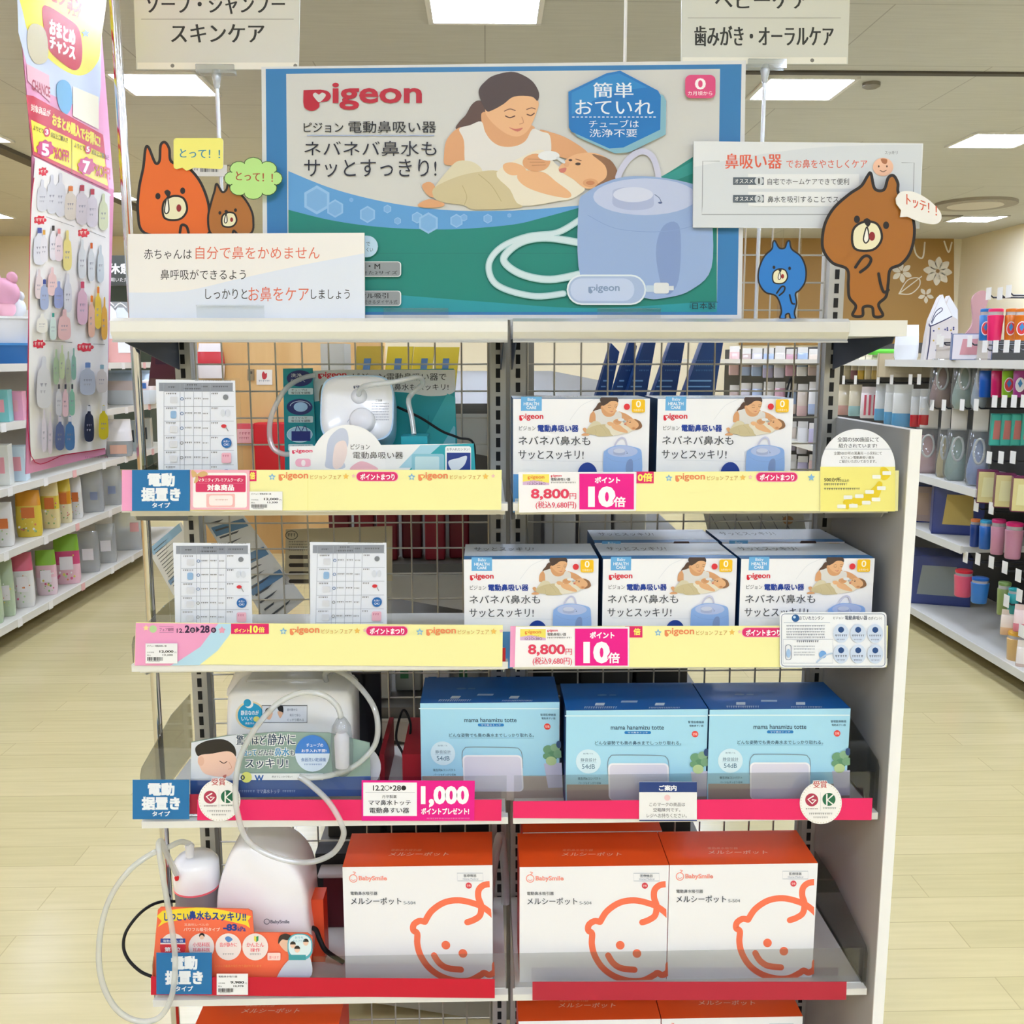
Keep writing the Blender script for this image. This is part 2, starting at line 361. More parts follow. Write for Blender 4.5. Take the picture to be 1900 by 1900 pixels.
def shelf(row, side):
    z = ROW[row]; a, b = (GX0, GXM-.006) if side == 'left' else (GXM+.002, GX1-.002)
    lab = f'{ORD[row]} shelf from the top on the {side} half of the display'
    if row == 'base': lab = f'lowest base deck on the {side} half of the display'
    t = thing('gondola_shelf', ((a+b)/2, BY, z), 'white metal '+lab, 'shelf', 'shelves of the display')
    tr = MB().box(a+.004, b-.004, FY+.02, BY-.008, z-.022, z, WHITE)
    if row != 'top': tr.box(a+.004, b-.004, FY+.012, FY+.02, z-.012, z, WHITE)
    tr.build('tray', t)
    if row == 'top':
        bm = MB(); x1 = .545 if side == 'right' else b
        pr = [(FY+.022, z-.006), (FY+.022, z+.004), (FY+.004, z+.004), (FY-.004, z-.001), (FY-.004, z-.016), (FY+.006, z-.031), (FY+.022, z-.031)]
        fm_ = M('#d9dadb', .22, .55) if side == 'right' else M('#e9e9e4', .25)
        v = [(a, y, q) for y, q in pr]; bm.prism(v, (x1-a, 0, 0), fm_, fm_)
        bm.build('front_fascia', t)
        MB().box(a, x1, FY+.001, FY+.012, z-.0315, z-.029, GREY).build('lower_trim', t)
        if side == 'right': MB().box(x1, b+.005, FY+.012, FY+.03, z-.022, z+.002, WHITE).build('end_cap', t)
    else:
        MB().box(a, b, FY-.004, FY+.012, z-.0125, z-.001, WHITE).build('price_rail', t)
    if row in ('two', 'three', 'four', 'one'):
        # side guard of smoked plastic at the outer end
        h = {'one': .035, 'two': .04, 'three': .085, 'four': .07}[row]; hb = .012 if row in ('one', 'two') else .03
        x = a+.001 if side == 'left' else b-.002
        ga = thing('end_guard', (x, FY+.1, z), f'smoked clear end guard on the {side} end of the {ORD[row]} shelf', 'acrylic guard', 'clear acrylic guards'); MB().prism([(x, FY, z+.001), (x, FY, z+h-.01), (x, FY+.008, z+h), (x, FY+.16, z+h+hb), (x, BY-.03, z+h+hb), (x, BY-.03, z+.001)], (.0015, 0, 0), SMOKE).build('guard_sheet', ga)
    if row in ('three', 'four'):
        tag(MB().box(a+.002, b-.002, FY-.0025+.0155, FY+.0142, z+.0005, z+.062, FGUARD).build('front_guard', loc=((a+b)/2, FY, z)), f'low clear front guard along the {side} half of the {ORD[row]} shelf', 'acrylic guard', 'clear acrylic guards')
    brm = M('#3a4150', .5) if (row == 'top') else STEEL
    for x in (a+.006, b-.006) if row != 'base' else ():
        MB().prism([(x-.001, BY-.006, z-.022), (x-.001, FY+.03, z-.022), (x-.001, FY+.04, z-.032), (x-.001, BY-.006, z-.075)], (.002, 0, 0), brm).build('bracket', t)
    return t
SHELF = {(r, s): shelf(r, s) for r in ROW for s in ('left', 'right')}
# chrome pole at the left end
p = at(268, 700, 1.60)
po = thing('banner_pole', (p.x-.012, 1.60, 0), 'tall chrome pole standing at the left end of the display', 'pole')
MB().tube([(p.x-.012, 1.60, .012), (p.x-.012, 1.60, 2.62)], .0075, CHROME, 14).build('tube', po)
MB().loft((p.x-.012, 1.60, 0), 0, [(0, .0095, .0095), (.008, .0095, .0095), (.014, .008, .008)], CHROME, n=24).build('base_plate', po)
# ------------------------------------------------------------------ boards and signs on top
RED = '#b4122c'; TEAL = '#0d8076'; INK = '#14161c'
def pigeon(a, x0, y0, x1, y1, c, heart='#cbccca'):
    """the brand mark: a p with a heart in its bowl, then the other letters"""
    w, h = x1-x0, y1-y0; N = lambda q: [(x0+w*(u-422)/818, y0+h*(v-238)/194) for u, v in q]
    a.poly(N([(424, 290)]+sm2([(540, 286), (590, 297), (613, 330), (592, 364), (538, 374), (532, 405), (505, 427), (470, 432), (432, 412), (422, 372)], False)), c)
    a.poly(N(sm2([(489, 322), (505, 306), (530, 320), (553, 306), (577, 320), (568, 343), (533, 373), (503, 346)])), heart)
    a.text('igeon', x0+w*.245, y0, x1, y1-h*.03, c, .024)
def mother_baby(a, T):
    a.T = T; SK = '#e2b184'; SK2 = '#d69f72'
    P = lambda q, c: a.poly(sm2(q, True, 4), c)
    P([(890, 187), (904, 200), (905, 224), (885, 240), (869, 244), (846, 240), (852, 227), (864, 214), (876, 194)], '#5a4238')
    P([(843, 243), (858, 238), (866, 262), (864, 300), (850, 306), (826, 306), (824, 288), (828, 262)], SK2)
    P([(893, 222), (905, 208), (985, 232), (988, 246), (975, 264), (955, 276), (925, 274), (905, 256)], SK2)
    P([(1000, 243), (1022, 246), (1050, 256), (1082, 276), (1090, 288), (1066, 296), (1040, 292), (1015, 276)], SK2)
    P([(852, 240), (872, 233), (893, 226), (900, 245), (912, 262), (930, 272), (955, 272), (975, 262), (988, 240), (1005, 245), (1020, 252), (1022, 285), (1010, 300), (960, 308), (905, 326), (866, 312), (861, 262)], '#dbd9d6')
    P([(900, 205), (910, 180), (940, 172), (985, 178), (999, 190), (996, 207), (986, 232), (975, 247), (960, 254), (942, 250), (924, 238), (908, 222)], SK)
    P([(900, 152), (916, 141), (948, 134), (970, 140), (989, 153), (1000, 173), (997, 188), (986, 180), (954, 180), (934, 194), (914, 205), (902, 206), (890, 181), (889, 166)], '#4a3a36')
    a.line([(938, 216), (946, 219), (955, 216)], 2.2, '#5a3a30'); a.line([(978, 213), (985, 215), (991, 211)], 2.2, '#5a3a30')
    a.line([(936, 207), (946, 203), (956, 206)], 1.6, '#6b4a3c'); a.line([(977, 204), (986, 201), (993, 203)], 1.6, '#6b4a3c')
    a.line([(968, 218), (971, 228), (964, 231)], 1.5, '#c08a66'); P([(944, 237), (956, 240), (970, 238), (960, 245)], '#c26f62')
    P([(834, 313), (852, 299), (879, 302), (895, 318), (879, 333), (826, 346), (806, 350)], '#d5cdb0')
    P([(783, 345), (796, 338), (807, 346), (806, 366), (793, 362)], SK2); P([(775, 381), (796, 370), (823, 377), (820, 384), (791, 386)], SK2)
    P([(807, 348), (847, 329), (885, 320), (924, 318), (945, 340), (970, 380), (949, 387), (879, 389), (860, 381), (818, 375), (804, 364)], '#c8bb94')
    a.line([(888, 324), (912, 345), (930, 374)], 1.5, '#b3a57c'); a.line([(858, 345), (866, 365), (862, 380)], 1.5, '#b3a57c')
    P([(921, 321), (970, 291), (1007, 279), (1029, 303), (1050, 320), (1084, 348), (1074, 362), (1056, 371), (1040, 373), (968, 382), (946, 352)], '#e3dcca')
    P([(965, 318), (990, 318), (1012, 322), (1032, 338), (1058, 358), (1053, 368), (1013, 361), (977, 348), (960, 332)], SK)
    P([(934, 306), (950, 302), (972, 310), (974, 322), (950, 326), (936, 318)], SK)
    P([(1036, 314), (1050, 297), (1072, 286), (1104, 285), (1131, 298), (1145, 321), (1142, 335), (1120, 346), (1093, 351), (1080, 347), (1064, 334), (1048, 324)], SK)
    P([(1098, 287), (1131, 297), (1146, 321), (1142, 337), (1118, 348), (1104, 346), (1124, 330), (1122, 308)], '#8a6448')
    a.ell(1095, 340, 14, 8, SK2); a.ell(1095, 340, 8, 4, '#c48258')
    a.ell(1072, 305, 5, 2.6, '#3b2a24'); a.ell(1058, 298, 3.4, 2, '#3b2a24'); a.line([(1068, 296), (1078, 299)], 1.6, '#8a5c42', sm=False)
    P([(1037, 315), (1050, 312), (1048, 320), (1040, 321)], '#c9776a'); P([(1046, 302), (1056, 302), (1054, 310), (1047, 309)], '#dba57c')
    P([(972, 295), (994, 286), (1020, 297), (1013, 314), (991, 319), (972, 310)], SK2)
    for k in range(3): a.line([(979+k*4, 296+k*6), (1008+k*2, 297+k*5)], 1.2, '#b37f58', sm=False)
    a.ell(1018, 290, 20, 9, '#dfe2e6'); a.line([(1034, 294), (1046, 302)], 5, '#cfd6dc', sm=False)
    a.T = None
def aspirator_picture(a, T, tubes=True, c0='#93acd8', c1='#bac5e4'):
    a.T = T
    if tubes:
        for w, c in ((12, '#9fc9cf'), (8, '#c9dde4')):
            a.line([(1076, 408), (1034, 432), (980, 439), (932, 458), (908, 487), (913, 519), (940, 538), (994, 550), (1045, 545)], w, c)
            a.line([(1076, 451), (1013, 442), (967, 450), (937, 474), (940, 492), (972, 511), (1021, 519), (1076, 509)], w+2, c)
    a.line([(1146, 330), (1152, 316), (1168, 294), (1190, 282), (1209, 291), (1219, 318), (1222, 348)], 11, '#c4c6df')
    P = lambda q, c: a.poly(sm2(q, True, 5), c)
    P([(1073, 385), (1088, 358), (1128, 337), (1168, 328), (1222, 330), (1276, 340), (1310, 354), (1319, 392), (1319, 497), (1280, 539), (1233, 553), (1195, 553), (1130, 524), (1077, 515)], c0)
    P([(1230, 420), (1260, 422), (1258, 520), (1232, 545), (1216, 470)], '#7f97c9')
    a.line([(1090, 400), (1140, 424), (1210, 431), (1270, 424), (1316, 406)], 1.2, '#839cce')
    a.ell(1196, 366, 96, 34, c1)
    P([(1136, 365), (1140, 352), (1175, 348), (1207, 356), (1212, 370), (1208, 386), (1172, 391), (1139, 383)], '#a7b3d8'); a.ell(1174, 362, 37, 14, '#ccd3ea')
    a.line([(1214, 362), (1222, 368), (1226, 376)], 1.2, '#4a5a8a'); a.ell(1224, 377, 4, 1.8, '#4a5a8a')
    if tubes:
        a.rr(1051, 510, 1198, 566, 28, '#dbe6ee'); a.rr(1054, 513, 1195, 563, 25, '#a3b7da'); a.rr(1058, 517, 1176, 559, 20, '#bccbe8')
        pigeon(a, 1091, 528, 1149, 545, '#7d93b8', '#bccbe8')
        a.rect(1198, 530, 1214, 542, '#b7cbe0'); a.rr(1212, 525, 1240, 545, 4, '#d9dde0'); a.rect(1240, 531, 1249, 539, '#cfd6dc')
    a.T = None
pb = MB(); PT = 1.50
po_px = [(485, 124), (1384, 112), (1376, 593), (489, 593)]
a = board(pb, po_px, PT, .012, '#d4d6d8', '#d7dade')
a.poly([(493, 128), (1376, 119), (1368, 584), (497, 584)], '#2f78b4')
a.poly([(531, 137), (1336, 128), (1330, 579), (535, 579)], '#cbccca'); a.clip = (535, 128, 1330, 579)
a.poly(sm2([(534, 317), (611, 348), (692, 370), (772, 384), (853, 391), (950, 391)], False)+sm2([(980, 389), (1088, 380), (1160, 350), (1222, 330), (1286, 291), (1334, 262)], False)+[(1330, 579), (535, 579)], TEAL)
a.poly(sm2([(534, 317), (611, 348), (692, 370), (772, 384), (853, 391), (950, 391), (1010, 387), (1088, 380)], False)+sm2([(1080, 384), (1007, 404), (950, 417), (853, 425), (772, 425), (692, 420), (611, 408), (534, 389)], False), '#5b9bd6')
a.poly(sm2([(1180, 345), (1240, 322), (1290, 296), (1334, 270), (1333, 300), (1290, 320), (1240, 338)]), '#2a948e')
a.poly(sm2([(535, 540), (700, 545), (900, 560), (1100, 572), (1331, 560), (1330, 579), (535, 579)]), '#1d93a0')
a.line([(535, 470), (1331, 470)], .8, '#0a6f6a', sm=False)
def hexg(cx, cy, r, c): a.poly([(cx+r*math.cos(math.radians(60*k+30)), cy+r*math.sin(math.radians(60*k+30))) for k in range(6)], c)
for cx, cy, r in ((588, 371, 27), (622, 387, 17), (682, 398, 16), (652, 371, 4), (719, 388, 8), (738, 410, 7), (774, 404, 11), (795, 414, 20), (847, 410, 13), (861, 404, 7), (905, 406, 9), (945, 400, 4)):
    hexg(cx, cy, r, '#8fbce6'); hexg(cx, cy, r*.8, '#79acdf')
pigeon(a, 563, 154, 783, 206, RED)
a.text('ピジョン', 564, 228, 637, 246, INK, .012); a.text('電動鼻吸い器', 647, 225, 809, 247, INK, .008)
a.rect(570, 251, 806, 253, '#9fabc9')
a.text('ネバネバ鼻水も', 565, 262, 810, 290, '#15172a', .004); a.text('サッとすっきり!', 565, 296, 810, 329, '#15172a', .004)
mother_baby(a, None)
aspirator_picture(a, None)
a.clip = None
hx = [(1054, 172), (1124, 138), (1150, 133), (1220, 170), (1225, 180), (1224, 242), (1156, 275), (1130, 277), (1060, 246), (1055, 238)]
a.poly([(x+10, y+9) for x, y in hx], '#7fb0c4'); a.poly(hx, '#0f72bd'); a.poly([(1060, 174), (1125, 142), (1148, 138), (1200, 164), (1130, 172), (1080, 200), (1060, 215)], '#2684c8')
a.text('簡単', 1100, 155, 1174, 183, '#dfe8f3', .012); a.text('おていれ', 1067, 187, 1211, 214, '#dfe8f3', .01)
for k in range(20): a.rect(1061+k*7.9, 218, 1065.5+k*7.9, 219.8, '#dfe8f3'); a.k -= 1
a.text('チューブは', 1092, 224, 1184, 238, '#dfe8f3'); a.text('洗浄不要', 1093, 241, 1181, 256, '#dfe8f3')
a.rr(1270, 141, 1326, 184, 10, '#d8487e'); a.text('0', 1288, 147, 1308, 168, '#f5eef2', .02); a.text('カ月頃から', 1275, 171, 1320, 179, '#f5eef2')
a.rr(620, 438, 702, 478, 20, '#b9d6ec'); a.text('で', 680, 450, 688, 457, INK); a.text('くい', 681, 460, 693, 468, INK)
for y0, tx, sub in ((486, 'S・M', 'わせた2サイズ'), (540, 'ダイヤル吸引', '調節できるダイヤル式')):
    a.rr(600, y0, 745, y0+28, 6, '#dfe3e6'); a.rr(602, y0+1, 743, y0+27, 5, '#8b9297')
    a.text(tx, 672 if 'S' in tx else 640, y0+4, 706 if 'S' in tx else 721, y0+14, INK, .015); a.text(sub, 660, y0+17, 738, y0+24, INK)
a.line([(1279, 572), (1279, 561), (1330, 561)], 1, INK, sm=False); a.text('日本製', 1283, 562, 1326, 574, INK)
ps = thing('poster_board', at(930, 593, PT+.006), 'wide blue-bordered nasal aspirator poster board standing on top of the display', 'poster')
pb.build('printed_board', ps)
def clip(x0, x1, y0, y1, Y, parent, name='clear_clip'):
    A, B = at(x0, y1, Y), at(x1, y0, Y); c = MB()
    c.box(A.x, B.x, Y-.0012, Y, A.z, B.z, CLEAR); c.box(A.x, B.x, Y-.0035, Y+.002, B.z-.0018, B.z, CLEAR); c.box(A.x, B.x, Y-.006, Y+.016, A.z-.001, A.z+.001, CLEAR)
    c.build(name, parent)
clip(712, 832, 572, 596, PT-.003, ps); clip(1108, 1226, 572, 596, PT-.003, ps)
# left front sign
sb = MB(); a = board(sb, [(237, 434), (676, 432), (677, 593), (240, 592)], 1.482, .004, '#eceae8', '#d5d5d5')
a.poly(sm2([(239, 543), (340, 540), (440, 518), (560, 492), (676, 470)], False)+[(677, 592), (240, 591)], '#dbe3f2')
a.text('赤ちゃんは', 267, 462, 356, 481, '#222'); a.text('自分で鼻をかめません', 363, 457, 593, 481, '#dd6d52', .004)
a.text('鼻呼吸ができるよう', 298, 500, 456, 519, '#222'); a.text('しっかりと', 381, 536, 459, 555, '#222'); a.text('お鼻をケア', 461, 532, 573, 559, '#dd6d52', .004); a.text('しましょう', 577, 537, 649, 555, '#222')
ss = thing('message_sign', at(457, 593, 1.484), 'white message sign standing in front of the orange bear, left end of top shelf', 'sign'); sb.build('printed_board', ss); clip(366, 490, 566, 595, 1.478, ss)
# right sign on its clear post
sb = MB(); a = board(sb, [(1287, 262), (1713, 266), (1706, 424), (1286, 422)], 1.488, .004, '#dde1e6', '#c9ced4')
a.poly(sm2([(1288, 310), (1400, 288), (1540, 272), (1711, 268)], False)+[(1706, 423), (1287, 421)], '#d2d8df')
a.line([(1335, 299), (1304, 299), (1303, 383), (1302, 398), (1700, 398)], 1, '#6d7780', sm=False); a.line([(1673, 302), (1696, 302), (1694, 398)], 1, '#6d7780', sm=False)
a.text('鼻吸い器', 1346, 285, 1450, 313, '#dd6147', .02); a.text('でお鼻をやさしくケア', 1459, 296, 1609, 312, '#dd6147', .005)
for k, (n, tx) in enumerate((('1', '自宅でホームケアできて便利'), ('2', '鼻水を吸引することでスッキリ'))):
    y = 329+33*k; a.rect(1388, y-6, 1594, y+21, '#e4e7ea'); a.rect(1360, y, 1417, y+14, '#54606b')
    a.text('オススメ', 1363, y+3, 1397, y+11, '#eef0f2', .01); a.ell(1408, y+7, 8, 8, '#c9cfd5'); a.text(n, 1406.5 if n == '1' else 1405, y+2, 1409.5 if n == '1' else 1411, y+12, '#333'); a.text(tx, 1424, y+2, 1575 if k == 0 else 1590, y+14, '#2b333b')
a.ell(1638, 310, 19, 17, '#efc0a4'); a.ell(1630, 309, 1.5, 2, '#55352a'); a.ell(1645, 309, 1.5, 2, '#55352a'); a.line([(1632, 316), (1638, 319), (1644, 316)], 1.2, '#55352a'); a.poly(sm2([(1634, 295), (1645, 296), (1644, 304), (1637, 303)]), '#b0714c')
a.text('スッキリ', 1641, 280, 1665, 287, '#767c84')
ss = thing('product_sign', at(1500, 593, 1.49), 'pale grey sign with two numbered tips on a clear post, right of poster', 'sign'); sb.build('printed_board', ss)
A, B = at(1440, 590, 1.494), at(1540, 398, 1.494); c = MB()
c.box(A.x, B.x, 1.4925, 1.494, B.z-.02, B.z+.0, CLEAR); c.box(A.x+.002, A.x+.006, 1.4925, 1.497, ROW['top']+.004, B.z, CLEAR); c.box(B.x-.006, B.x-.002, 1.4925, 1.497, ROW['top']+.004, B.z, CLEAR)
c.box(A.x+.03, A.x+.034, 1.493, 1.496, ROW['top']+.004, B.z, CLEAR); c.box(A.x, B.x, 1.4925, 1.515, ROW['top']+.004, ROW['top']+.006, CLEAR); c.build('clear_post', ss)
# cartoon bear cut-outs
def bear(name, label, outline, Y, fur, face, arms, base, lw=4, bubble=None, fold=True):
    px = sm2(outline, True, 6); b = MB(); a = board(b, px, Y, .003, fur, '#d8cfc0')
    t = thing(name, at(base[0], base[1], Y), label, 'cut-out figure')
    a.line(px, lw, '#1c1512', sm=False, closed=True)
    (ex1, ey1), (ex2, ey2), er, (mx, my, mr), (nx, ny) = face
    a.ell(ex1, ey1, er*.8, er, '#1c1512'); a.ell(ex2, ey2, er*.8, er, '#1c1512')
    mz = sm2([(mx-mr*.9, my-mr*.35), (mx-mr*.2, my-mr*.9), (mx+mr*.7, my-mr*.75), (mx+mr, my+mr*.2), (mx+mr*.4, my+mr*.95), (mx-mr*.8, my+mr*.85)])
    a.poly(mz, '#e9e3bf'); a.line(mz, lw*.8, '#1c1512', sm=False, closed=True)
    a.poly(sm2([(nx-er, ny-er*.6), (nx, ny-er*1.3), (nx+er, ny-er*.4), (nx+er*.2, ny+er)]), '#1c1512')
    dr = sm2([(nx-er*.1, ny+er), (nx+mr*.12, my+mr*.2), (nx-mr*.1, my+mr*.5), (nx-mr*.25, my+mr*.2)]); a.poly(dr, '#f1efe6'); a.line(dr, lw*.45, '#1c1512', sm=False, closed=True)
    a.ell(mx+mr*.35, my+mr*.05, mr*.2, mr*.3, '#8e1f22')
    for q in arms: a.line(q, lw, '#1c1512')
    b.build('printed_card', t)
    if bubble:
        bp, col, tx, tc, (x0, y0, x1, y1), slope, edge = bubble
        m = MB(); q = board(m, bp, Y-.0045, .0015, col, '#cfcfc0')
        if edge: q.line(bp, 1.4, edge, sm=False, closed=True)
        q.text(tx, x0, y0, x1, y1, tc, .02, slope); m.build('speech_bubble', t)
    return t
bear('bear_cutout', 'large orange cartoon bear cut-out with yellow speech bubble, left of poster', [(268, 432), (256, 395), (258, 350), (266, 310), (270, 276), (276, 274), (288, 302), (296, 298), (298, 270), (306, 264), (314, 276), (318, 300), (345, 308), (370, 335), (386, 375), (388, 410), (384, 436), (330, 440)], 1.496, '#e06a22',
     ((293, 364), (339, 354), 6, (324, 385, 23), (311, 360)), [[(334, 432), (337, 418), (346, 420), (350, 432)]], (325, 432), 5,
     (rrect(322, 256, 414, 314, 6)[:6]+[(360, 311), (346, 317), (338, 311)]+rrect(322, 256, 414, 314, 6)[6:], '#efe97a', 'とって！！', '#1c80a6', (334, 276, 408, 292), 2, None))
cl = [(470+48*math.cos(t)+6*math.cos(9*t), 331+34*math.sin(t)+5*math.sin(9*t)) for t in [2*math.pi*k/72 for k in range(72)]]
bear('bear_cutout', 'small brown cartoon bear cut-out with green thought bubble beside the poster edge', [(392, 434), (386, 405), (392, 375), (398, 355), (402, 341), (412, 356), (420, 352), (424, 338), (430, 352), (448, 362), (464, 385), (470, 408), (464, 434), (420, 438)], 1.492, '#a8692a',
     ((408, 395), (437, 390), 3.4, (425, 407, 14), (420, 394)), [[(432, 433), (434, 428), (440, 434)]], (428, 434), 4,
     (cl, '#b5e08a', 'とって！！', '#a4402c', (438, 318, 506, 334), 4, '#3e5a2c'))
bear('bear_cutout', 'small blue cartoon bear cut-out standing alone before the clear sign post', [(1447, 590), (1450, 578), (1446, 560), (1438, 548), (1420, 542), (1408, 524), (1408, 500), (1418, 476), (1432, 462), (1434, 450), (1438, 447), (1446, 460), (1456, 460), (1460, 450), (1465, 447), (1469, 462), (1486, 476), (1495, 498), (1494, 522), (1484, 538), (1476, 545), (1478, 562), (1474, 580), (1476, 591), (1467, 591), (1464, 582), (1458, 584), (1457, 591)], 1.48, '#2478c8',
     ((1436, 496), (1465, 498), 3.2, (1447, 512, 14), (1447, 502)), [[(1441, 544), (1450, 532), (1456, 533), (1454, 541), (1446, 548)], [(1465, 547), (1469, 562), (1474, 564)]], (1462, 592), 3)
bear('bear_cutout', 'tall brown cartoon bear cut-out with white oval speech bubble, right end of top shelf', [(1582, 585), (1588, 568), (1576, 552), (1574, 530), (1572, 500), (1545, 488), (1528, 465), (1526, 440), (1532, 412), (1548, 385), (1576, 360), (1598, 345), (1610, 326), (1616, 322), (1623, 350), (1640, 352), (1648, 330), (1658, 326), (1666, 340), (1667, 358), (1684, 380), (1695, 410), (1696, 440), (1688, 470), (1672, 490), (1652, 500), (1648, 525), (1644, 550), (1630, 565), (1638, 585), (1622, 587), (1618, 570), (1602, 570), (1600, 586)], 1.476, '#a5671f',
     ((1590, 407), (1644, 418), 7, (1608, 437, 28), (1609, 414)), [[(1587, 496), (1600, 478), (1610, 475), (1616, 482), (1610, 494), (1596, 505)], [(1630, 508), (1634, 528), (1640, 542), (1648, 538)]], (1608, 586), 5.5,
     ([(1670, 403), (1672, 390), (1663, 378)]+sm2([(1662, 368), (1672, 356), (1695, 356), (1722, 370), (1744, 392), (1746, 408), (1734, 416), (1708, 412), (1684, 402)], False), '#eceae6', 'トッテ！！', '#d05a3c', (1682, 360, 1738, 380), 22, None))
# hanging aisle signs on rods
def aisle_sign(px, lines, rule, dots, clipx, rodx, ybot, label, Y=1.74):
    b = MB(); a = board(b, px, Y, .004, '#d3d3c6', '#b9b9ac'); y = px[2][1]
    a.poly([(px[3][0]+2, y-13), (px[2][0]-2, y-13), (px[2][0]-2, y-1), (px[3][0]+2, y-1)], '#e9e6d6')
    for d in dots: a.ell(d, y-7, 3.6, 3.6, '#7b786e')
    for tx, x0, y0, x1, y1 in lines: a.text(tx, x0, y0, x1, y1, '#2c2c22', .022)
    a.rect(*rule, '#8c8c80')
    t = thing('aisle_sign', at(rodx, ybot, Y), label, 'sign'); b.build('sign_board', t)
    A, B = at(clipx[0], y+8, Y), at(clipx[1], y-8, Y); MB().box(A.x, B.x, Y-.006, Y+.012, A.z, B.z, clear('#e8ecec', .12, .05, .25, '#dfe3e3')).build('clear_holder', t)
    p0, p1 = at(rodx, y, Y), at(rodx, ybot, Y); MB().tube([(p0.x, Y+.003, p0.z), (p0.x, Y+.003, 1.5)], .0035, M('#c9ccce', .2, .6), 8).build('rod', t)
    MB().loft((p0.x, Y+.003, p0.z-.03), 0, [(0, .004, .004), (.02, .008, .008), (.03, .006, .006)], clear('#e8ecec', .12, .05, .35, '#dfe3e3')).build('swivel', t)
    return t
ASG = aisle_sign([(246, -60), (557, -60), (554, 129), (253, 129)], [('ソープ・シャンプー', 272, -10, 528, 26), ('スキンケア', 318, 45, 490, 79)], (262, 35, 545, 36), (320, 548), (365, 435), 400, 330, 'white hanging aisle sign at top left, soap and skin care')
m = MB(); a = board(m, rectpx(358, 306, 420, 327), 1.737, .003, '#dcdcd4', '#c4c4bc'); k_ = 372
while k_ < 404: w_ = random.choice((.8, 1.4, 2)); a.rect(k_, 309, k_+w_, 319, '#333'); a.k -= 1; k_ += w_+random.choice((.8, 1.4))
a.k += 1; a.fuzz(360, 313, 369, 317, '#555'); m.build('barcode_plate', ASG)
aisle_sign([(1265, -60), (1579, -60), (1573, 119), (1264, 119)], [('ベビーケア', 1327, -16, 1500, 16), ('歯みがき・オーラルケア', 1289, 48, 1546, 86)], (1276, 33, 1560, 34), (1507,), (1387, 1458), 1421, 300, 'white hanging aisle sign at top right, baby and oral care')
# ------------------------------------------------------------------ boxed goods
def box_thing(name, label, cat, group, x0, Y, z, w, h, d, side, topc, front):
    t = thing(name, (x0+w/2, Y+d/2, z), label, cat, group); b = MB()
    b.box(x0, x0+w, Y, Y+d, z, z+h, M(side, .4))
    a = Art(b, (0, Y-.0001, 0), FRONT, .35); c = [x0, x0+w]
    q = [(x0, Y-.0002, z), (x0+w, Y-.0002, z), (x0+w, Y-.0002, z+h), (x0, Y-.0002, z+h)]; b.add(q, [(0, 1, 2, 3)], M(front, .35)); a.k = 4
    q = [(x0, Y, z+h+.0002), (x0+w, Y, z+h+.0002), (x0+w, Y+d, z+h+.0002), (x0, Y+d, z+h+.0002)]; b.add(q, [(0, 1, 2, 3)], M(topc, .35))
    u = Art(b, (0, 0, z+h+.0003), (0, 0, 1), .35)
    return t, b, a, u
# white boxes with the mother and baby picture
ax = at(861, 1100, 1.50).x; z2 = ROW['two']; PW, PH, PD = .213, .156, .126
t, b, a, u = box_thing('aspirator_box', 'white nasal aspirator box, left end of the three in the third shelf row front line', 'box', 'white aspirator boxes', ax, 1.50, z2, PW, PH, PD, '#1d4a7c', '#dfe5ee', '#f1f2f6')
a.rect(862, 1172, 1110, 1240, '#5b9fe0'); a.rect(1040, 1030, 1040, 1030, '#fff')
a.line([(965, 1075), (985, 1050), (1010, 1038)], .8, '#dde1e8'); a.line([(880, 1147), (1095, 1150)], .6, '#d9dee6', sm=False)
a.rect(875, 1034, 913, 1059, '#69aee2'); a.text('Baby', 887, 1036, 902, 1043, '#f2f6fa'); a.text('HEALTH', 880, 1044, 908, 1049.5, '#f2f6fa', .02); a.text('CARE', 885, 1051, 903, 1056, '#f2f6fa', .02)
pigeon(a, 872, 1064, 916, 1077, '#d81f3a', '#f1f2f6')
a.text('ピジョン', 872, 1086, 902, 1094, '#55585e'); a.text('電動鼻吸い器', 906, 1084, 980, 1096, '#1b3f9a', .03)
a.text('ネバネバ鼻水も', 871, 1104, 1002, 1120, '#4b5058', .01); a.text('サッとスッキリ!', 871, 1129, 990, 1145, '#4b5058', .01)
a.clip = (700, 157, 1200, 500); mother_baby(a, lambda x, y: (985.5+(x-775)*.298, 1102+(y-383)*.299)); a.clip = (700, 200, 1400, 520)
aspirator_picture(a, lambda x, y: (1026+(x-1073)*.285, 1106+(y-282)*.29), False, '#8fb3ea', '#b4c4ea'); a.clip = None
a.ell(1068, 1051, 5.6, 5.6, '#dd3440'); a.rr(1077, 1038, 1101, 1061, 3, '#f4c21c'); a.text('0', 1084.5, 1040, 1093.5, 1052, '#fdf8e6', .015); a.text('カ月頃から', 1080, 1055, 1098, 1059, '#fdf8e6')
a.poly([(979, 1172)]+ell(997, 1172, 18, 22, 14, 180, 360), '#1f3f96')
q = [(ax, 1.4999, z2+PH+.0004), (ax+PW, 1.4999, z2+PH+.0004), (ax+PW, 1.525, z2+PH+.0004), (ax, 1.525, z2+PH+.0004)]; b.add(q, [(0, 1, 2, 3)], M('#3d85c4', .35)); u.k = 6
for k in range(3): u.rect(1007+31*k, 1026.5, 1034+31*k, 1030, '#dfe8f2')
u.text('サッとスッキリ!', 880, 1016, 990, 1022.5, '#39424e')
b.build('carton', t); PIG = t
for k, (px, py, Y, lab) in enumerate(((1118, 1100, 1.497, 'white nasal aspirator box, middle of the three in the third shelf row front line'), (1373, 1100, 1.492, 'white nasal aspirator box at the right end of the third shelf, behind info card'))):
    x = at(px, py, Y).x; dup(PIG, (x+PW/2, Y+PD/2, z2), lab)
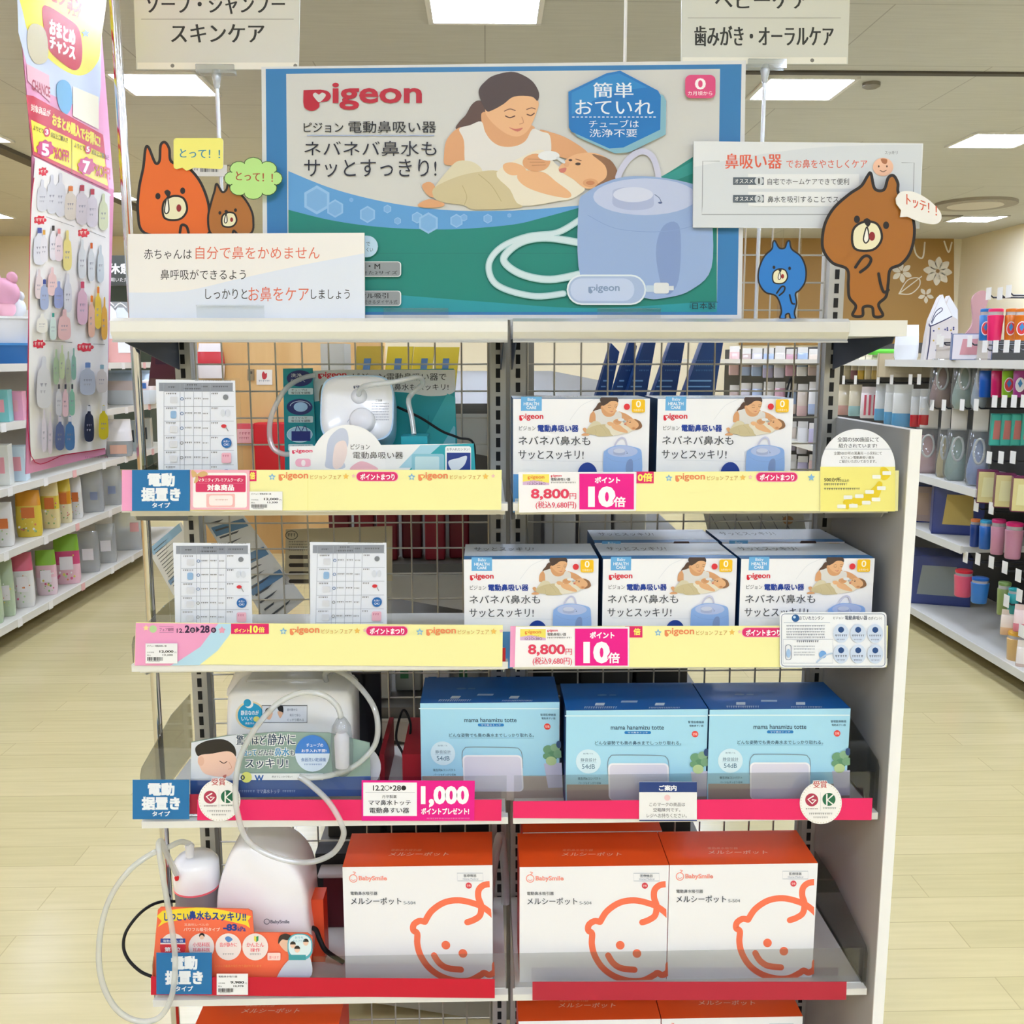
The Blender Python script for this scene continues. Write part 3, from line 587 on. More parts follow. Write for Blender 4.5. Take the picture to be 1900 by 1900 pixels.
for px, lab in ((861, 'left'), (1118, 'middle'), (1373, 'right')):
    x = at(px, 1100, 1.497).x+.002; dup(PIG, (x+PW/2, 1.632+PD/2, z2), f'white nasal aspirator box standing behind the {lab} front box on the third shelf') if lab != 'left' else None
z1 = ROW['one']
for px, lab in ((952, 'white nasal aspirator box on second shelf beside the centre uprights'), (1219, 'white nasal aspirator box on second shelf, the right one of two')):
    x = at(px, 800, 1.512).x; dup(PIG, (x+PW/2, 1.512+PD/2, z1), lab)
# pale blue boxes
z3 = ROW['three']; HW, HH, HD = .230, .168, .13; x0 = at(1314, 1400, 1.49).x
t, b, a, u = box_thing('suction_box', 'pale blue nasal suction box with navy lid, right end of the fourth shelf', 'box', 'pale blue suction boxes', x0, 1.49, z3, HW, HH, HD, '#0c3f7c', '#0f5fae', '#a8dcf3')
a.clip = (1314, 1326, 1576.5, 1500)
a.rect(1314, 1454, 1577, 1500, '#b3a59c'); a.rect(1314, 1326, 1577, 1328, '#e2f3fb')
a.text('mama hanamizu totte', 1398, 1344, 1496, 1352.5, '#24405c', .012); a.rr(1423, 1355, 1472, 1360.5, 2.6, '#1f7cc4'); a.text('ママ鼻水トッテ', 1429, 1356.2, 1466, 1359.4, '#e9f3fa')
a.text('どんな姿勢でも奥の鼻水までしっかり取れる。', 1368, 1373.5, 1527, 1380.5, '#24405c', .006); a.rect(1369, 1381.8, 1527, 1382.4, '#6fa4c0')
a.text('管理医療機器', 1541, 1336, 1570, 1340.5, '#24405c'); a.text('電動鼻すい器', 1543, 1343, 1569, 1347, '#24405c'); a.ell(1553, 1360.5, 6, 6, '#e8453e'); a.text('空箱', 1549, 1358, 1557, 1363, '#fbe9e6')
a.ell(1355, 1411, 23, 22.5, '#d6eef9'); a.text('誰が聞いても', 1346, 1395, 1364, 1398, '#4c7f9c'); a.text('静音設計', 1341, 1405, 1370, 1411.5, '#3f6f8c'); a.rect(1340, 1413, 1370, 1413.5, '#8fb9cc'); a.text('54dB', 1343, 1416, 1367, 1424.5, '#3f6f8c')
a.text('衛生的&コンパクト', 1335, 1440, 1377, 1445, '#24405c'); a.text('パーツもすっきり収納', 1336, 1449, 1377, 1453, '#24405c')
a.line([(1391, 1437), (1391, 1412), (1396, 1402), (1408, 1399), (1486, 1400), (1499, 1404), (1503, 1414), (1503, 1438)], 1.4, '#7f93a2')
a.rr(1391, 1414, 1503, 1483, 9, '#f2f1f6'); a.rr(1394, 1417, 1500, 1482, 7, '#dedceb')
a.poly([(1543, 1430), (1584, 1428), (1580, 1475), (1549, 1476)], '#c6c5da')
for cx, cy, r, c in ((1553, 1404, 10, '#6f9f7c'), (1566, 1400, 9, '#87b08c'), (1560, 1415, 10, '#5f9270'), (1571, 1412, 9, '#79a583'), (1549, 1416, 7, '#6ea07a'), (1557, 1425, 10, '#b9d19a')): a.ell(cx, cy, r, r*.85, c)
a.ell(1573, 1394, 5, 7, '#33507c'); a.clip = None
u.k = 4
for x in (1374, 1485): u.rect(x-8, 1303, x+9, 1308, '#dbe8f4')
u.rect(1412, 1299, 1442, 1302.5, '#a9c2dc'); u.fuzz(1348, 1310, 1410, 1314, '#dbe8f4'); u.fuzz(1468, 1311, 1525, 1314, '#dbe8f4'); u.ell(1372, 1289, 9, 1.6, '#5d86b4'); u.rect(1385, 1288, 1398, 1290, '#5d86b4')
b.build('carton', t); HAN = t
for px, Y, lab in ((781, 1.532, 'pale blue nasal suction box with navy lid beside the black cable'), (1050, 1.493, 'pale blue nasal suction box with navy lid, the middle one of three')):
    x = at(px, 1400, Y).x; dup(HAN, (x+HW/2, Y+HD/2, z3), lab)
# white boxes with the coral baby face and orange lid
z4 = ROW['four']; MW, MH, MD = .249, .209, .115; x0 = at(1240, 1700, 1.497).x
CORAL = '#fb7a58'
t, b, a, u = box_thing('baby_face_box', 'white box with coral baby face, right end of the fifth shelf', 'box', 'orange-lidded boxes', x0, 1.497, z4, MW, MH, MD, '#d42a1c', '#f4581f', '#f4f4f6')
K = lambda *q: [(1080+x/3.393, 1520+y/3.393) for x, y in q]
a.clip = (1240, 1600, 1510.5, 1900)
for q in (K((1500, 395), (1430, 400), (1392, 430), (1386, 480), (1400, 530), (1390, 590), (1350, 620), (1308, 635)), K((1045, 632), (1090, 565), (1170, 512), (1260, 497), (1350, 515), (1425, 550), (1500, 625), (1540, 720), (1545, 800), (1510, 860), (1470, 900)),
          K((1045, 632), (1010, 627), (975, 650), (970, 685), (993, 705), (990, 770), (1005, 840), (1050, 915), (1120, 970), (1210, 1000), (1300, 1000), (1370, 967), (1395, 952), (1425, 965), (1460, 945), (1466, 900)), K((1090, 842), (1120, 890), (1170, 922), (1252, 932))):
    a.line(q, 11.5, CORAL, n=5)
for q in K((1167, 778), (1270, 830)): a.ell(q[0], q[1], 8, 8, CORAL)
a.clip = None
a.line(ell(1261.5, 1626, 7, 7, 14), 1.6, '#f79a8a', sm=False, closed=True); a.line([(1262, 1619), (1266, 1615), (1262, 1614)], 1.5, '#f79a8a'); a.line([(1258, 1628), (1261, 1630), (1265, 1628)], 1.2, '#f79a8a')
a.text('BabySmile', 1271.5, 1621, 1323, 1632, '#f79a8a', .03)
a.line([(1452, 1616), (1499, 1616), (1499, 1630.5), (1452, 1630.5)], .7, '#9aa6b8', sm=False, closed=True); a.text('医療機器', 1464, 1618, 1487, 1623.5, '#4a5560'); a.text('Home Medical', 1462, 1625, 1490, 1628.5, '#9aa6b8')
a.ell(1472, 1639, 5.6, 5.6, '#dc4350'); a.text('空箱', 1468.5, 1637, 1475.5, 1641, '#fbe9e6')
a.text('電動鼻水吸引器', 1255, 1650, 1304, 1656.5, '#3c4650', .01); a.text('メルシーポット', 1255, 1661, 1347, 1674, '#3c4650', .012); a.text('S-504', 1351, 1668, 1373, 1673.5, '#6a737c')
u.k = 4; u.text('電動鼻水吸引器', 1313, 1572, 1369, 1576, '#fba583'); u.text('メルシーポット', 1314, 1578, 1424, 1585, '#fdcfb8', .01)
b.build('carton', t); MER = t
for px, Y, lab in ((638, 1.505, 'white box with coral baby face standing right of the white suction machine'), (964, 1.497, 'white box with coral baby face, fifth shelf, next to the centre uprights')):
    x = at(px, 1700, Y).x; dup(MER, (x+MW/2, Y+MD/2, z4), lab)
x = at(970, 1540, 1.62).x; dup(MER, (x+MW/2, 1.497+MD*1.5+.004, z4), 'orange-lidded box in the second line behind the middle baby-face box')
zb = ROW['base']
for px, lab in ((348, 'orange-lidded box on the lowest deck at bottom left'), (963, 'orange-lidded box on the lowest deck beside the centre uprights'), (1234, 'orange-lidded box on the lowest deck at bottom right')):
    p = atZ(px, 1900, zb+MH); Y = 1.53; x = at(px, 1890, 1.50).x; dup(MER, (x+MW/2, Y+MD/2, zb), lab)
# ------------------------------------------------------------------ strips and cards on the price rails
SY = FY-.0062
def strip(px, col, label, draw=None, Y=SY, th=.0009, name='rail_strip', cat='shelf strip', loc=None, group=None):
    m = MB(); a = board(m, px, Y, th, col); cx = sum(p[0] for p in px)/len(px); cy = max(p[1] for p in px)
    if draw: draw(a)
    return tag(m.build(name, loc=at(cx, cy, Y)), label, cat, group)
def fair(a, x, y, with_pill=True):
    a.poly(star(x, y+1, 7), '#7fb4dc'); a.ell(x, y+1.5, 2.4, 2.4, '#d8e8c8'); pigeon(a, x+12, y-8, x+67, y+8, '#ea8a5c', '#f7ee9a'); a.text('ビジョン', x+71, y-3, x+101, y+5, '#cf9a4e', .006); a.text('フェア', x+105, y-3, x+128, y+5, '#cf9a4e', .006); a.poly(star(x+137, y, 6), '#eec060'); a.poly(star(x+151, y-1, 4), '#efc3c0')
def pill(a, x, y): a.rr(x, y-9, x+78, y+9, 8.5, '#f2a8c4'); a.rr(x+1, y-8, x+77, y+8, 8, '#dc2a6e'); a.text('ポイントまつり', x+8, y-5, x+71, y+6, '#fff', .03)
YEL = '#f6f1aa'; PINK = '#f0a2cb'
def d1(a):
    a.rect(226, 872, 250, 948, PINK); a.rect(462, 873, 476, 893, '#e0246a'); a.text('倍', 464, 876, 473, 889, '#f7ee6a', .04)
    fair(a, 505, 884); pill(a, 661, 884); fair(a, 764, 884); a.rect(571.5, 890, 572.1, 948, '#e6dc80')
strip([(226, 872), (931, 872), (930, 946), (228, 948)], YEL, 'yellow fair strip with pink left end on the second shelf, left half', d1)
def d2(a):
    a.rect(1178, 875, 1213, 897, '#e0246a'); a.text('0倍', 1184, 878, 1210, 893, '#f7ee6a', .04); fair(a, 1241, 886); pill(a, 1402, 885); a.poly(star(1505, 886, 7), '#7fb4dc')
strip([(962, 877), (1668, 873), (1666, 948), (962, 949)], YEL, 'yellow fair strip on the second shelf, right half', d2)
def d3(a):
    a.poly([(252, 1156), (405, 1157), (393, 1172), (372, 1200), (331, 1227), (316, 1235), (250, 1235)], PINK)
    a.poly([(405, 1157), (434, 1157), (426, 1178), (404, 1207), (370, 1234), (316, 1235), (331, 1227), (372, 1200), (393, 1172)], '#b7dcf0')
    a.poly(star(271, 1165, 6), '#f4dc9a'); a.ell(284, 1167, 7, 7, '#bcd9a0'); a.text('フェア期間', 296, 1165, 322, 1171, '#6a3a58'); a.rect(296, 1162, 322, 1162.5, '#a86a90'); a.rect(296, 1173, 322, 1173.5, '#a86a90')
    a.text('12.', 328, 1166, 341, 1174, '#3a2348', .02); a.text('2', 343, 1160, 352, 1174, '#3a2348', .04); a.ell(357.5, 1169, 5, 5, '#3a2348'); a.text('金', 354.5, 1166, 360.5, 1172, '#f0c8de'); a.poly([(364, 1162), (364, 1174), (371, 1168)], '#3a2348'); a.text('28', 372, 1160, 389, 1174, '#3a2348', .04); a.ell(396.5, 1169, 5, 5, '#3a2348'); a.text('水', 393.5, 1166, 399.5, 1172, '#f0c8de')
    a.poly(star(412, 1169, 7, 5, .6), '#f0a8c0'); a.rect(429, 1157, 499, 1176, '#e0246a'); a.text('ポイント', 435, 1166, 463, 1173, '#f7ee6a', .03); a.text('10', 464, 1160, 479, 1174, '#f7ee6a', .05); a.text('倍', 480, 1163, 491, 1173, '#f7ee6a', .03)
    fair(a, 526, 1170); pill(a, 679, 1170); fair(a, 779, 1171)
strip([(252, 1155), (933, 1160), (932, 1237), (249, 1232)], YEL, 'yellow fair strip with pink dated left end on the third shelf', d3)
def d4(a):
    a.rect(1160, 1162, 1192, 1183, '#e0246a'); a.text('倍', 1176, 1166, 1188, 1178, '#f7ee6a', .04); fair(a, 1221, 1173); pill(a, 1376, 1173)
strip([(947, 1162), (1648, 1161), (1645, 1238), (947, 1238)], YEL, 'yellow fair strip on the third shelf, right half', d4)
strip([(947, 1162), (957, 1162), (957, 1238), (946, 1238)], PINK, 'narrow pink strip end at the left edge of the lower price card', None, SY-.001, .0009)
HOT = '#ee2468'
strip([(366, 1484), (931, 1484), (930, 1523), (366, 1522)], HOT, 'hot pink strip on the fourth shelf, left half')
strip([(352, 1474), (384, 1474), (384, 1510), (352, 1510)], '#a31a3a', 'dark red strip end beside the blue card on the fourth shelf', None, SY+.002)
strip([(952, 1487), (1619, 1481), (1617, 1522), (952, 1518)], HOT, 'hot pink strip on the fourth shelf, right half')
strip([(280, 1812), (918, 1817), (918, 1852), (280, 1846)], '#cd1232', 'bright red strip on the fifth shelf, left half')
strip([(988, 1822), (1571, 1822), (1570, 1855), (988, 1856)], '#b8253c', 'dull red strip on the fifth shelf, right half')
strip([(919, 1202), (938, 1202), (938, 1236), (920, 1238)], '#b3141e', 'small red strip end at the right end of the third shelf, left half', None, SY+.003)
CY = SY-.0022
def blue_card(x0, y0, x1, y1, lab):
    w, h = x1-x0, y1-y0; f = lambda p, q, r, s: (x0+w*p, y0+h*q, x0+w*r, y0+h*s)
    def d(a): a.text('電動', *f(.28, .09, .73, .39), '#eef3f8', .05); a.text('据置き', *f(.17, .44, .83, .75), '#eef3f8', .05); a.text('タイプ', *f(.35, .80, .66, .92), '#eef3f8', .03)
    strip(rectpx(x0, y0, x1, y1), '#1f72ae', lab, d, CY, .0009, 'category_card', 'sign card', group='blue category cards')
blue_card(245, 872, 352, 948, 'blue category card on the second shelf beside the pink coupon card')
blue_card(246, 1447, 351, 1520, 'blue category card at the left end of the fourth shelf beside the round sticker')
blue_card(290, 1768, 393, 1845, 'blue category card at the left end of the fifth shelf before the orange board')
def barcode(a, x0, y0, x1, y1):
    x = x0; k = a.k
    while x < x1: w = random.choice((.5, .9, 1.4)); a.rect(x, y0, min(x+w, x1), y1, '#222'); a.k = k; x += w+random.choice((.6, 1.0))
def price_label(x0, y0, x1, y1, p1, p2, lab, nm):
    w, h = x1-x0, y1-y0; f = lambda p, q, r, s: (x0+w*p, y0+h*q, x0+w*r, y0+h*s)
    def d(a):
        a.text(nm, *f(.06, .08, .66, .17), '#222', .02); a.text('本体価格', *f(.05, .41, .27, .47), '#333'); a.text(p1, *f(.44, .34, .88, .48), '#111', .03); a.text(p2, *f(.54, .53, .86, .63), '#111', .02); a.text('税込', *f(.05, .55, .17, .62), '#333'); a.text('円', *f(.91, .41, .97, .49), '#666'); barcode(a, *f(.06, .68, .54, .86)); a.fuzz(*f(.1, .88, .45, .92), '#444')
    strip(rectpx(x0, y0, x1, y1), '#f2f3f4', lab, d, CY-.001, .0006, 'price_label', 'price label', group='barcode price labels')
price_label(463, 912, 524, 947, '12,000', '13,200', 'white barcode price label on the second shelf beside the coupon card', 'ピジョン 電動鼻吸い器')
price_label(270, 1194, 329, 1231, '12,000', '13,200', 'white barcode price label on the pink strip end of the third shelf', 'ピジョン 電動鼻吸い器')
price_label(402, 1807, 460, 1846, '9,980', '10,978', 'white barcode price label on the bright red strip beside the blue card', '電動鼻水吸引器')
def dc(a):
    a.rr(358, 877, 458, 942, 4, '#f7f3f2'); a.rr(363, 882, 456, 913, 2, '#d63566'); a.text('マタニティプレミアムクーポン', 368, 887, 451, 894, '#fff', .02); a.rect(366, 896.5, 452, 897, '#e88aa6'); a.text('対象商品', 385, 899, 434, 910, '#fff', .04)
    a.rr(383, 916, 436, 941, 2, '#f2bcbc'); a.rr(388, 919, 432, 938, 5, '#f6ecea'); a.fuzz(400, 926, 424, 929, '#d9a8a8')
    for q in ([(358, 872), (366, 880), (358, 886), (355, 876)], [(366, 880), (378, 874), (386, 880), (374, 885)], [(366, 881), (360, 896), (368, 892)]): a.poly(sm2(q), '#d9b27a')
strip(rectpx(353, 872, 463, 946), '#f0b4c4', 'pink maternity coupon card with gold bow on the second shelf', dc, CY, .0009, 'coupon_card', 'sign card')
def point_card(T, px, lab):
    def d(a):
        a.T = T; a.rect(970, 880, 1019, 900, '#f3e46a'); a.poly([(970, 894), (990, 891), (1019, 896), (1019, 900), (970, 900)], '#d9b8dc'); pigeon(a, 979, 882, 1010, 890, '#ea8a3c', '#f3e46a'); a.text('ビジョンフェア', 984, 891, 1006, 894, '#b06a3a'); a.text('12.2○▸28○', 979, 895, 1012, 899.5, '#4a3a58')
        pigeon(a, 1022, 880, 1042, 886, '#e25a6c', '#f6f4f5'); a.text('電動鼻吸い器', 1022, 886.5, 1058, 892, '#333', .01); a.fuzz(1022, 894, 1068, 897, '#888')
        a.text('8,800', 985, 907, 1056, 928, '#e23f5f', .03); a.text('円', 1057, 915, 1069, 926, '#e23f5f', .01); a.text('(税込9,680円)', 994, 930, 1069, 945, '#e23f5f', .01)
        a.rect(1075, 879, 1176, 945, '#ec0d8e'); a.text('ポイント', 1104, 885, 1150, 896, '#fff', .04); a.text('10', 1091, 902, 1142, 941, '#fff', .06); a.text('倍', 1138, 921, 1161, 941, '#ec0d8e', .09); a.text('倍', 1139, 922, 1160, 940, '#fff', .03); a.T = None
    strip(px, '#f6f4f5', lab, d, CY, .0009, 'point_card', 'price card', group='ten-fold point price cards')
point_card(None, [(962, 876), (1181, 876), (1180, 948), (963, 951)], 'white and magenta 8,800 yen point card on the second shelf')
point_card(lambda x, y: (955.5+(x-960)*.968, 1164+(y-877)*1.04), [(957, 1163), (1168, 1163), (1167, 1237), (955, 1238)], 'white and magenta 8,800 yen point card on the third shelf')
def dg(a):
    a.rect(674, 1452, 773.5, 1514, '#f4f5f7'); a.text('12.2', 692, 1457, 713, 1467, '#222', .02); a.line(ell(718, 1462, 4.4, 4.4, 14), 1, '#222', sm=False, closed=True); a.poly([(724, 1458), (724, 1465), (728, 1461.5)], '#222'); a.text('28', 729, 1457, 744, 1467, '#222', .02); a.ell(749, 1462, 4.6, 4.6, '#222'); a.rect(678, 1470, 770, 1470.6, '#c9c9d2')
    a.text('丹平製薬', 709, 1475, 736, 1481, '#333'); a.text('ママ鼻水トッテ', 684, 1484, 762, 1494, '#1d222c', .015); a.text('電動鼻すい器', 686, 1498, 759, 1508.5, '#1d222c', .015)
    a.text('1,000', 781, 1458, 870, 1498, '#fff', .05); a.text('ポイントプレゼント!', 782, 1499, 870, 1510.5, '#fff', .03); a.fuzz(792, 1517, 872, 1519.5, '#f5a8d4')
strip([(671, 1448), (881, 1449), (880, 1523), (671, 1523)], '#ec0d8e', 'magenta and white 1,000 point present card on the fourth shelf', dg, CY, .0009, 'point_card', 'price card')
def dn(a):
    a.rect(1186, 1451, 1293, 1470, '#223f80'); a.text('ご案内', 1223, 1457, 1255, 1467, '#fff', .03); a.ell(1238, 1480, 5.6, 5.6, '#f0c9cc'); a.text('このマークの商品は', 1205, 1489, 1271, 1496, '#555'); a.text('空箱陳列です。', 1212, 1499, 1262, 1506, '#555'); a.text('レジへお持ちください。', 1200, 1509, 1274, 1517, '#555'); a.rect(1186, 1521, 1293, 1523, '#223f80')
strip(rectpx(1186, 1451, 1293, 1523), '#f0f0f0', 'white notice card with navy header on the fourth shelf', dn, CY, .0009, 'notice_card', 'sign card')
def award(cx, cy, r, lab, Y):
    def d(a):
        k = a.k
        for q in range(44): t = q*2*math.pi/44; a.ell(cx+(r-2.2)*math.cos(t), cy+(r-2.2)*math.sin(t), .7, .7, '#c9b98a'); a.k = k
        a.k += 1; a.text('受賞', cx-14, cy-r-2, cx+11, cy-r+11, '#f7f4ee', .1); a.text('受賞', cx-14, cy-r-2, cx+11, cy-r+11, '#c23a3e', .02)
        gx, gy = cx-17, cy-6; a.ell(gx, gy, 12, 12, '#b43a56'); a.line([(gx+3, gy-7), (gx-7, gy-1), (gx+1, gy+7), (gx+8, gy), (gx+1, gy)], 2.6, '#f4f2ee', sm=False)
        gx = cx+15; a.ell(gx, gy-1, 12, 12, '#1f6a4a'); a.line([(gx-4, gy-10), (gx-4, gy+9)], 2.6, '#f4f2ee', sm=False); a.line([(gx+7, gy-9), (gx-3, gy), (gx+7, gy+8)], 2.6, '#f4f2ee', sm=False)
        a.rect(cx-1, cy-20, cx-.5, cy+14, '#ccc'); a.fuzz(cx-28, cy+9, cx-5, cy+12, '#8a6a6a'); a.fuzz(cx+4, cy+8, cx+28, cy+11, '#6a8a7a'); a.fuzz(cx-22, cy+18, cx+22, cy+21.5, '#999'); a.fuzz(cx-14, cy+25, cx+14, cy+28, '#999')
    strip(ell(cx, cy, r, r, 40), '#f4f2ee', lab, d, Y, .0009, 'award_sticker', 'sticker', group='round award stickers')
award(407, 1485, 39, 'round white award sticker left on the fourth shelf strip', CY); award(1523, 1490, 39, 'round white award sticker right on the fourth shelf strip', CY)
def ds(a):
    a.poly([(1522, 866), (1661, 866), (1661, 949), (1522, 949)], '#f1e884'); a.text('全国の500施設にて', 1554, 811, 1631, 820, '#2c3440', .012); a.text('紹介されています!', 1556, 823, 1627, 831, '#2c3440', .012); a.rect(1528, 833, 1656, 833.7, '#8a94a8')
    a.text('全国500か所の耳鼻科・小児科にて', 1547, 838, 1636, 844, '#555'); a.text('ピジョン電動鼻吸い器を', 1561, 846, 1622, 851.5, '#555'); a.text('ご紹介いただいております。', 1557, 853, 1626, 859, '#555')
    a.text('500か所', 1529, 886, 1560, 894, '#333', .02); a.text('以上の', 1561, 889, 1575, 894, '#444'); a.fuzz(1529, 897, 1571, 901, '#666'); a.fuzz(1529, 905, 1596, 909, '#666')
    for q in ([(1634, 868), (1644, 868), (1652, 880), (1644, 890), (1634, 888)], [(1630, 893), (1637, 898), (1632, 918), (1622, 930), (1604, 930), (1596, 938), (1578, 932), (1566, 936), (1566, 928), (1590, 922), (1610, 912), (1622, 902)], [(1566, 930), (1580, 930), (1574, 944), (1568, 942)]): a.poly(sm2(q), '#e6cb2a')
    for x, y in ((1645, 877), (1626, 884), (1635, 905), (1613, 912), (1625, 926), (1594, 920), (1573, 922), (1607, 932), (1583, 938), (1561, 939)): a.rr(x-8, y-3, x+8, y+4, 1.5, '#eef0ea'); a.k -= 1
    a.k += 1
strip([(1522, 949), (1522, 866)]+ell(1592, 866, 69, 70, 26, 180, 360)+[(1661, 949)], '#eef0f5', 'half-round white and yellow card with map at the right end of second shelf', ds, CY, .0009, 'round_top_card', 'sign card')
def di(a):
    a.line(rrect(1450, 1139, 1642, 1236, 6), 1, '#3d5a86', sm=False, closed=True); a.ell(1476, 1147, 7, 7, '#1f5a9a'); a.ell(1474, 1145, 2.5, 2.5, '#bcd6ee'); a.text('おていれカンタン', 1483, 1143, 1528, 1150, '#2c3a58', .01); a.text('ピジョン', 1546, 1144, 1565, 1149, '#444'); a.text('電動鼻吸い器', 1568, 1142, 1609, 1150, '#2c3a58', .015); a.text('のポイント!', 1611, 1144, 1636, 1150, '#444')
    a.rect(1454, 1155, 1540, 1155.6, '#9aa8c0')
    for y in (1160, 1166, 1171, 1176, 1181): a.fuzz(1459, y, 1530, y+3, '#6a7690')
    a.line(rectpx(1453, 1186, 1545, 1230), .7, '#9aa8c0', sm=False, closed=True); a.fuzz(1478, 1188, 1520, 1192, '#4a5672')
    for y in (1198, 1203, 1209, 1214): a.fuzz(1473, y, 1512, y+2.4, '#8a94a8')
    a.line(rrect(1457, 1196, 1468, 1224, 5), 1, '#6a7690', sm=False, closed=True); a.ell(1462.5, 1212, 4, 8, '#9fc0e6'); a.ell(1526, 1214, 7, 7, '#6fa4e0'); a.line([(1515, 1228), (1530, 1216), (1543, 1212)], 3, '#b9cde6')
    for i in range(3):
        for j in range(2):
            x, y = 1560+31.5*i, 1175+38*j; a.ell(x, y, 14.5, 17.5, '#ccdaf0'); a.ell(x, y-7, 5.5, 5.5, '#1f4a86'); a.fuzz(x-11, y+2, x+11, y+6, '#33425e'); a.fuzz(x-8, y+10, x+8, y+12.5, '#55648a')
strip(rrect(1447, 1136, 1645, 1239, 7), '#eef1f6', 'white info card with six blue icons at the right end of third shelf', di, CY-.001, .0009, 'info_card', 'sign card')
# ------------------------------------------------------------------ comparison table cards in clear stands
m = MB(); SPY = 1.492
a = board(m, [(289, 704), (436, 706), (441, 874), (294, 874)], SPY, .0012, '#e4e9f4', '#c9ced6')
a.fuzz(362, 705.5, 430, 707.5, '#555'); a.rect(295, 710, 432, 726, '#8d939f'); a.fuzz(312, 717, 325, 720, '#333'); a.fuzz(347, 713, 366, 716, '#333'); a.fuzz(341, 720, 372, 723, '#333'); a.fuzz(374, 716, 386, 719, '#333'); a.fuzz(395, 716, 424, 719, '#333')
for y in (726, 754, 781, 808, 835, 862): a.rect(305, y, 434, y+.7, '#a2a9b8')
for x in (304, 334, 342, 359, 375, 390): a.rect(x, 712, x+.7, 871, '#a2a9b8')
for r in range(6):
    y = 727+27.2*r; a.fuzz(309, y+2, 328, y+5, '#222'); a.line(ell(338, y+13, 2.6, 2.6, 12), 1, '#3a6ea8' if r < 3 else '#777', sm=False, closed=True)
    a.fuzz(344, y+11, 357, y+14, '#555'); a.fuzz(361, y+11, 373, y+14, '#555'); a.fuzz(377, y+12, 387, y+14.5, '#555'); a.fuzz(393, y+2, 405, y+5, '#222')
    if r == 1: a.rr(317, y+8, 328, y+22, 3, '#8fb4dc')
    else: a.rr(316, y+9, 330, y+21, 2, '#d6d9e2')
    if r == 0: a.ell(419, y+10, 5, 5, '#7a808a')
    if r == 1: a.ell(414, y+12, 4, 7, '#d3d9e4'); a.ell(424, y+12, 4, 7, '#d3d9e4')
    if r == 2: a.ell(416, y+9, 5, 3.4, '#d23440'); a.line([(420, y+11), (424, y+18)], 1.4, '#8a8f98', sm=False)
    if r == 3: a.ell(421, y+13, 9.5, 9.5, '#2168b0'); a.text('水洗い', 415, y+8, 427, y+12, '#fff'); a.text('OK!', 416, y+14, 426, y+18, '#fff')
    if r == 4: a.rr(412, y+4, 430, y+23, 3, '#ecb6c8'); a.fuzz(414, y+8, 428, y+12, '#c86a8c')
    if r == 5: a.poly(ell(421, y+17, 9.5, 9.5, 14, 180, 360), '#2168b0')
t = thing('comparison_card', at(365, 930, SPY), 'printed comparison table card in clear stand on the second shelf', 'sign card', 'comparison table cards'); m.build('table_card', t)
A, B = at(287, 930, SPY-.002), at(443, 702, SPY-.002); cz = ROW['one']
MB().box(A.x, B.x, SPY+.0014, SPY+.0028, cz+.001, B.z, CLEAR).box(A.x, B.x, SPY-.02, SPY+.05, cz+.0005, cz+.003, CLEAR).build('clear_stand', t)
t.location.z = t.location.z
base = t.location.copy(); dz = ROW['two']-ROW['one']
for px, py, lab in ((391, 987, 'printed comparison table card on the third shelf above the pink strip'), (645, 991, 'printed comparison table card on the third shelf, middle of left half')):
    p0, p1 = at(362, 705, SPY), at(px, py, SPY); dup(t, (base.x+p1.x-p0.x, base.y, base.z+dz), lab)
# ------------------------------------------------------------------ demonstration aspirators on the left half
def hose(name, pts, r, m, parent, n=10):
    MB().tube(smooth([at(x, y, Y) for x, y, Y in pts], False, n), r, m, 10).build(name, parent)
# teal display stand with its own front panel
t = thing('teal_display_stand', at(700, 925, 1.6), 'teal cardboard display stand with printed panels on the second shelf', 'display stand')
t.location.z = ROW['one']
m = MB(); a = board(m, [(578, 688), (842, 684), (853, 930), (582, 930)], 1.690, .003, '#1a9aa4', '#0d5c66'); a.clip = (579, 686, 845, 930)
a.poly(sm2([(578, 688), (842, 684), (844, 726), (800, 735), (750, 728), (690, 728), (580, 746)], False), '#d9dcda'); a.ell(600, 735, 8, 22, '#7a6a52')
pigeon(a, 590, 690, 643, 703, '#d8203a', '#d9dcda'); a.text('ピジョン電動鼻吸い器で', 655, 692, 828, 706, '#1b1d22', .006); a.text('ネバネバ鼻水もスッキリ!', 676, 712, 832, 724, '#1b1d22', .006)
for x in (794, 820): a.rect(x, 770, x+1, 868, '#0d6f7c')
a.poly([(760, 860), (830, 730), (850, 740), (852, 860)], '#36b0b6'); a.poly([(800, 860), (842, 790), (852, 800), (852, 860)], '#7cc6d4'); m.build('back_panel', t)
m = MB(); a = board(m, [(525, 684), (580, 683), (590, 930), (530, 930)], 1.672, .003, '#0f8e98', '#0d5c66')
for y, tx in ((702, '洗浄もかんたん'), (755, 'ダイヤル'), (806, 'バッグ')):
    a.ell(556, y, 24, 15, '#e2f0f2' if y > 800 else '#1a2a6a'); a.ell(556, y, 23, 14, '#a5d0e6' if y > 800 else '#1a2a6a')
    if y == 755: a.ell(558, y, 13, 9, '#a5cdee'); a.line(ell(557, y, 19, 11, 14, 190, 350), 1, '#cfe0f0', sm=False)
    if y > 800: a.rect(541, 800, 576, 818, '#20307c'); a.line([(548, 800), (552, 790), (558, 800)], 1.4, '#20307c'); a.line([(560, 800), (566, 790), (570, 800)], 1.4, '#20307c')
    if y == 702: a.text('洗浄', 540, 693, 560, 700, '#e8f0f2'); a.text('らくらく', 540, 703, 566, 709, '#e8f0f2')
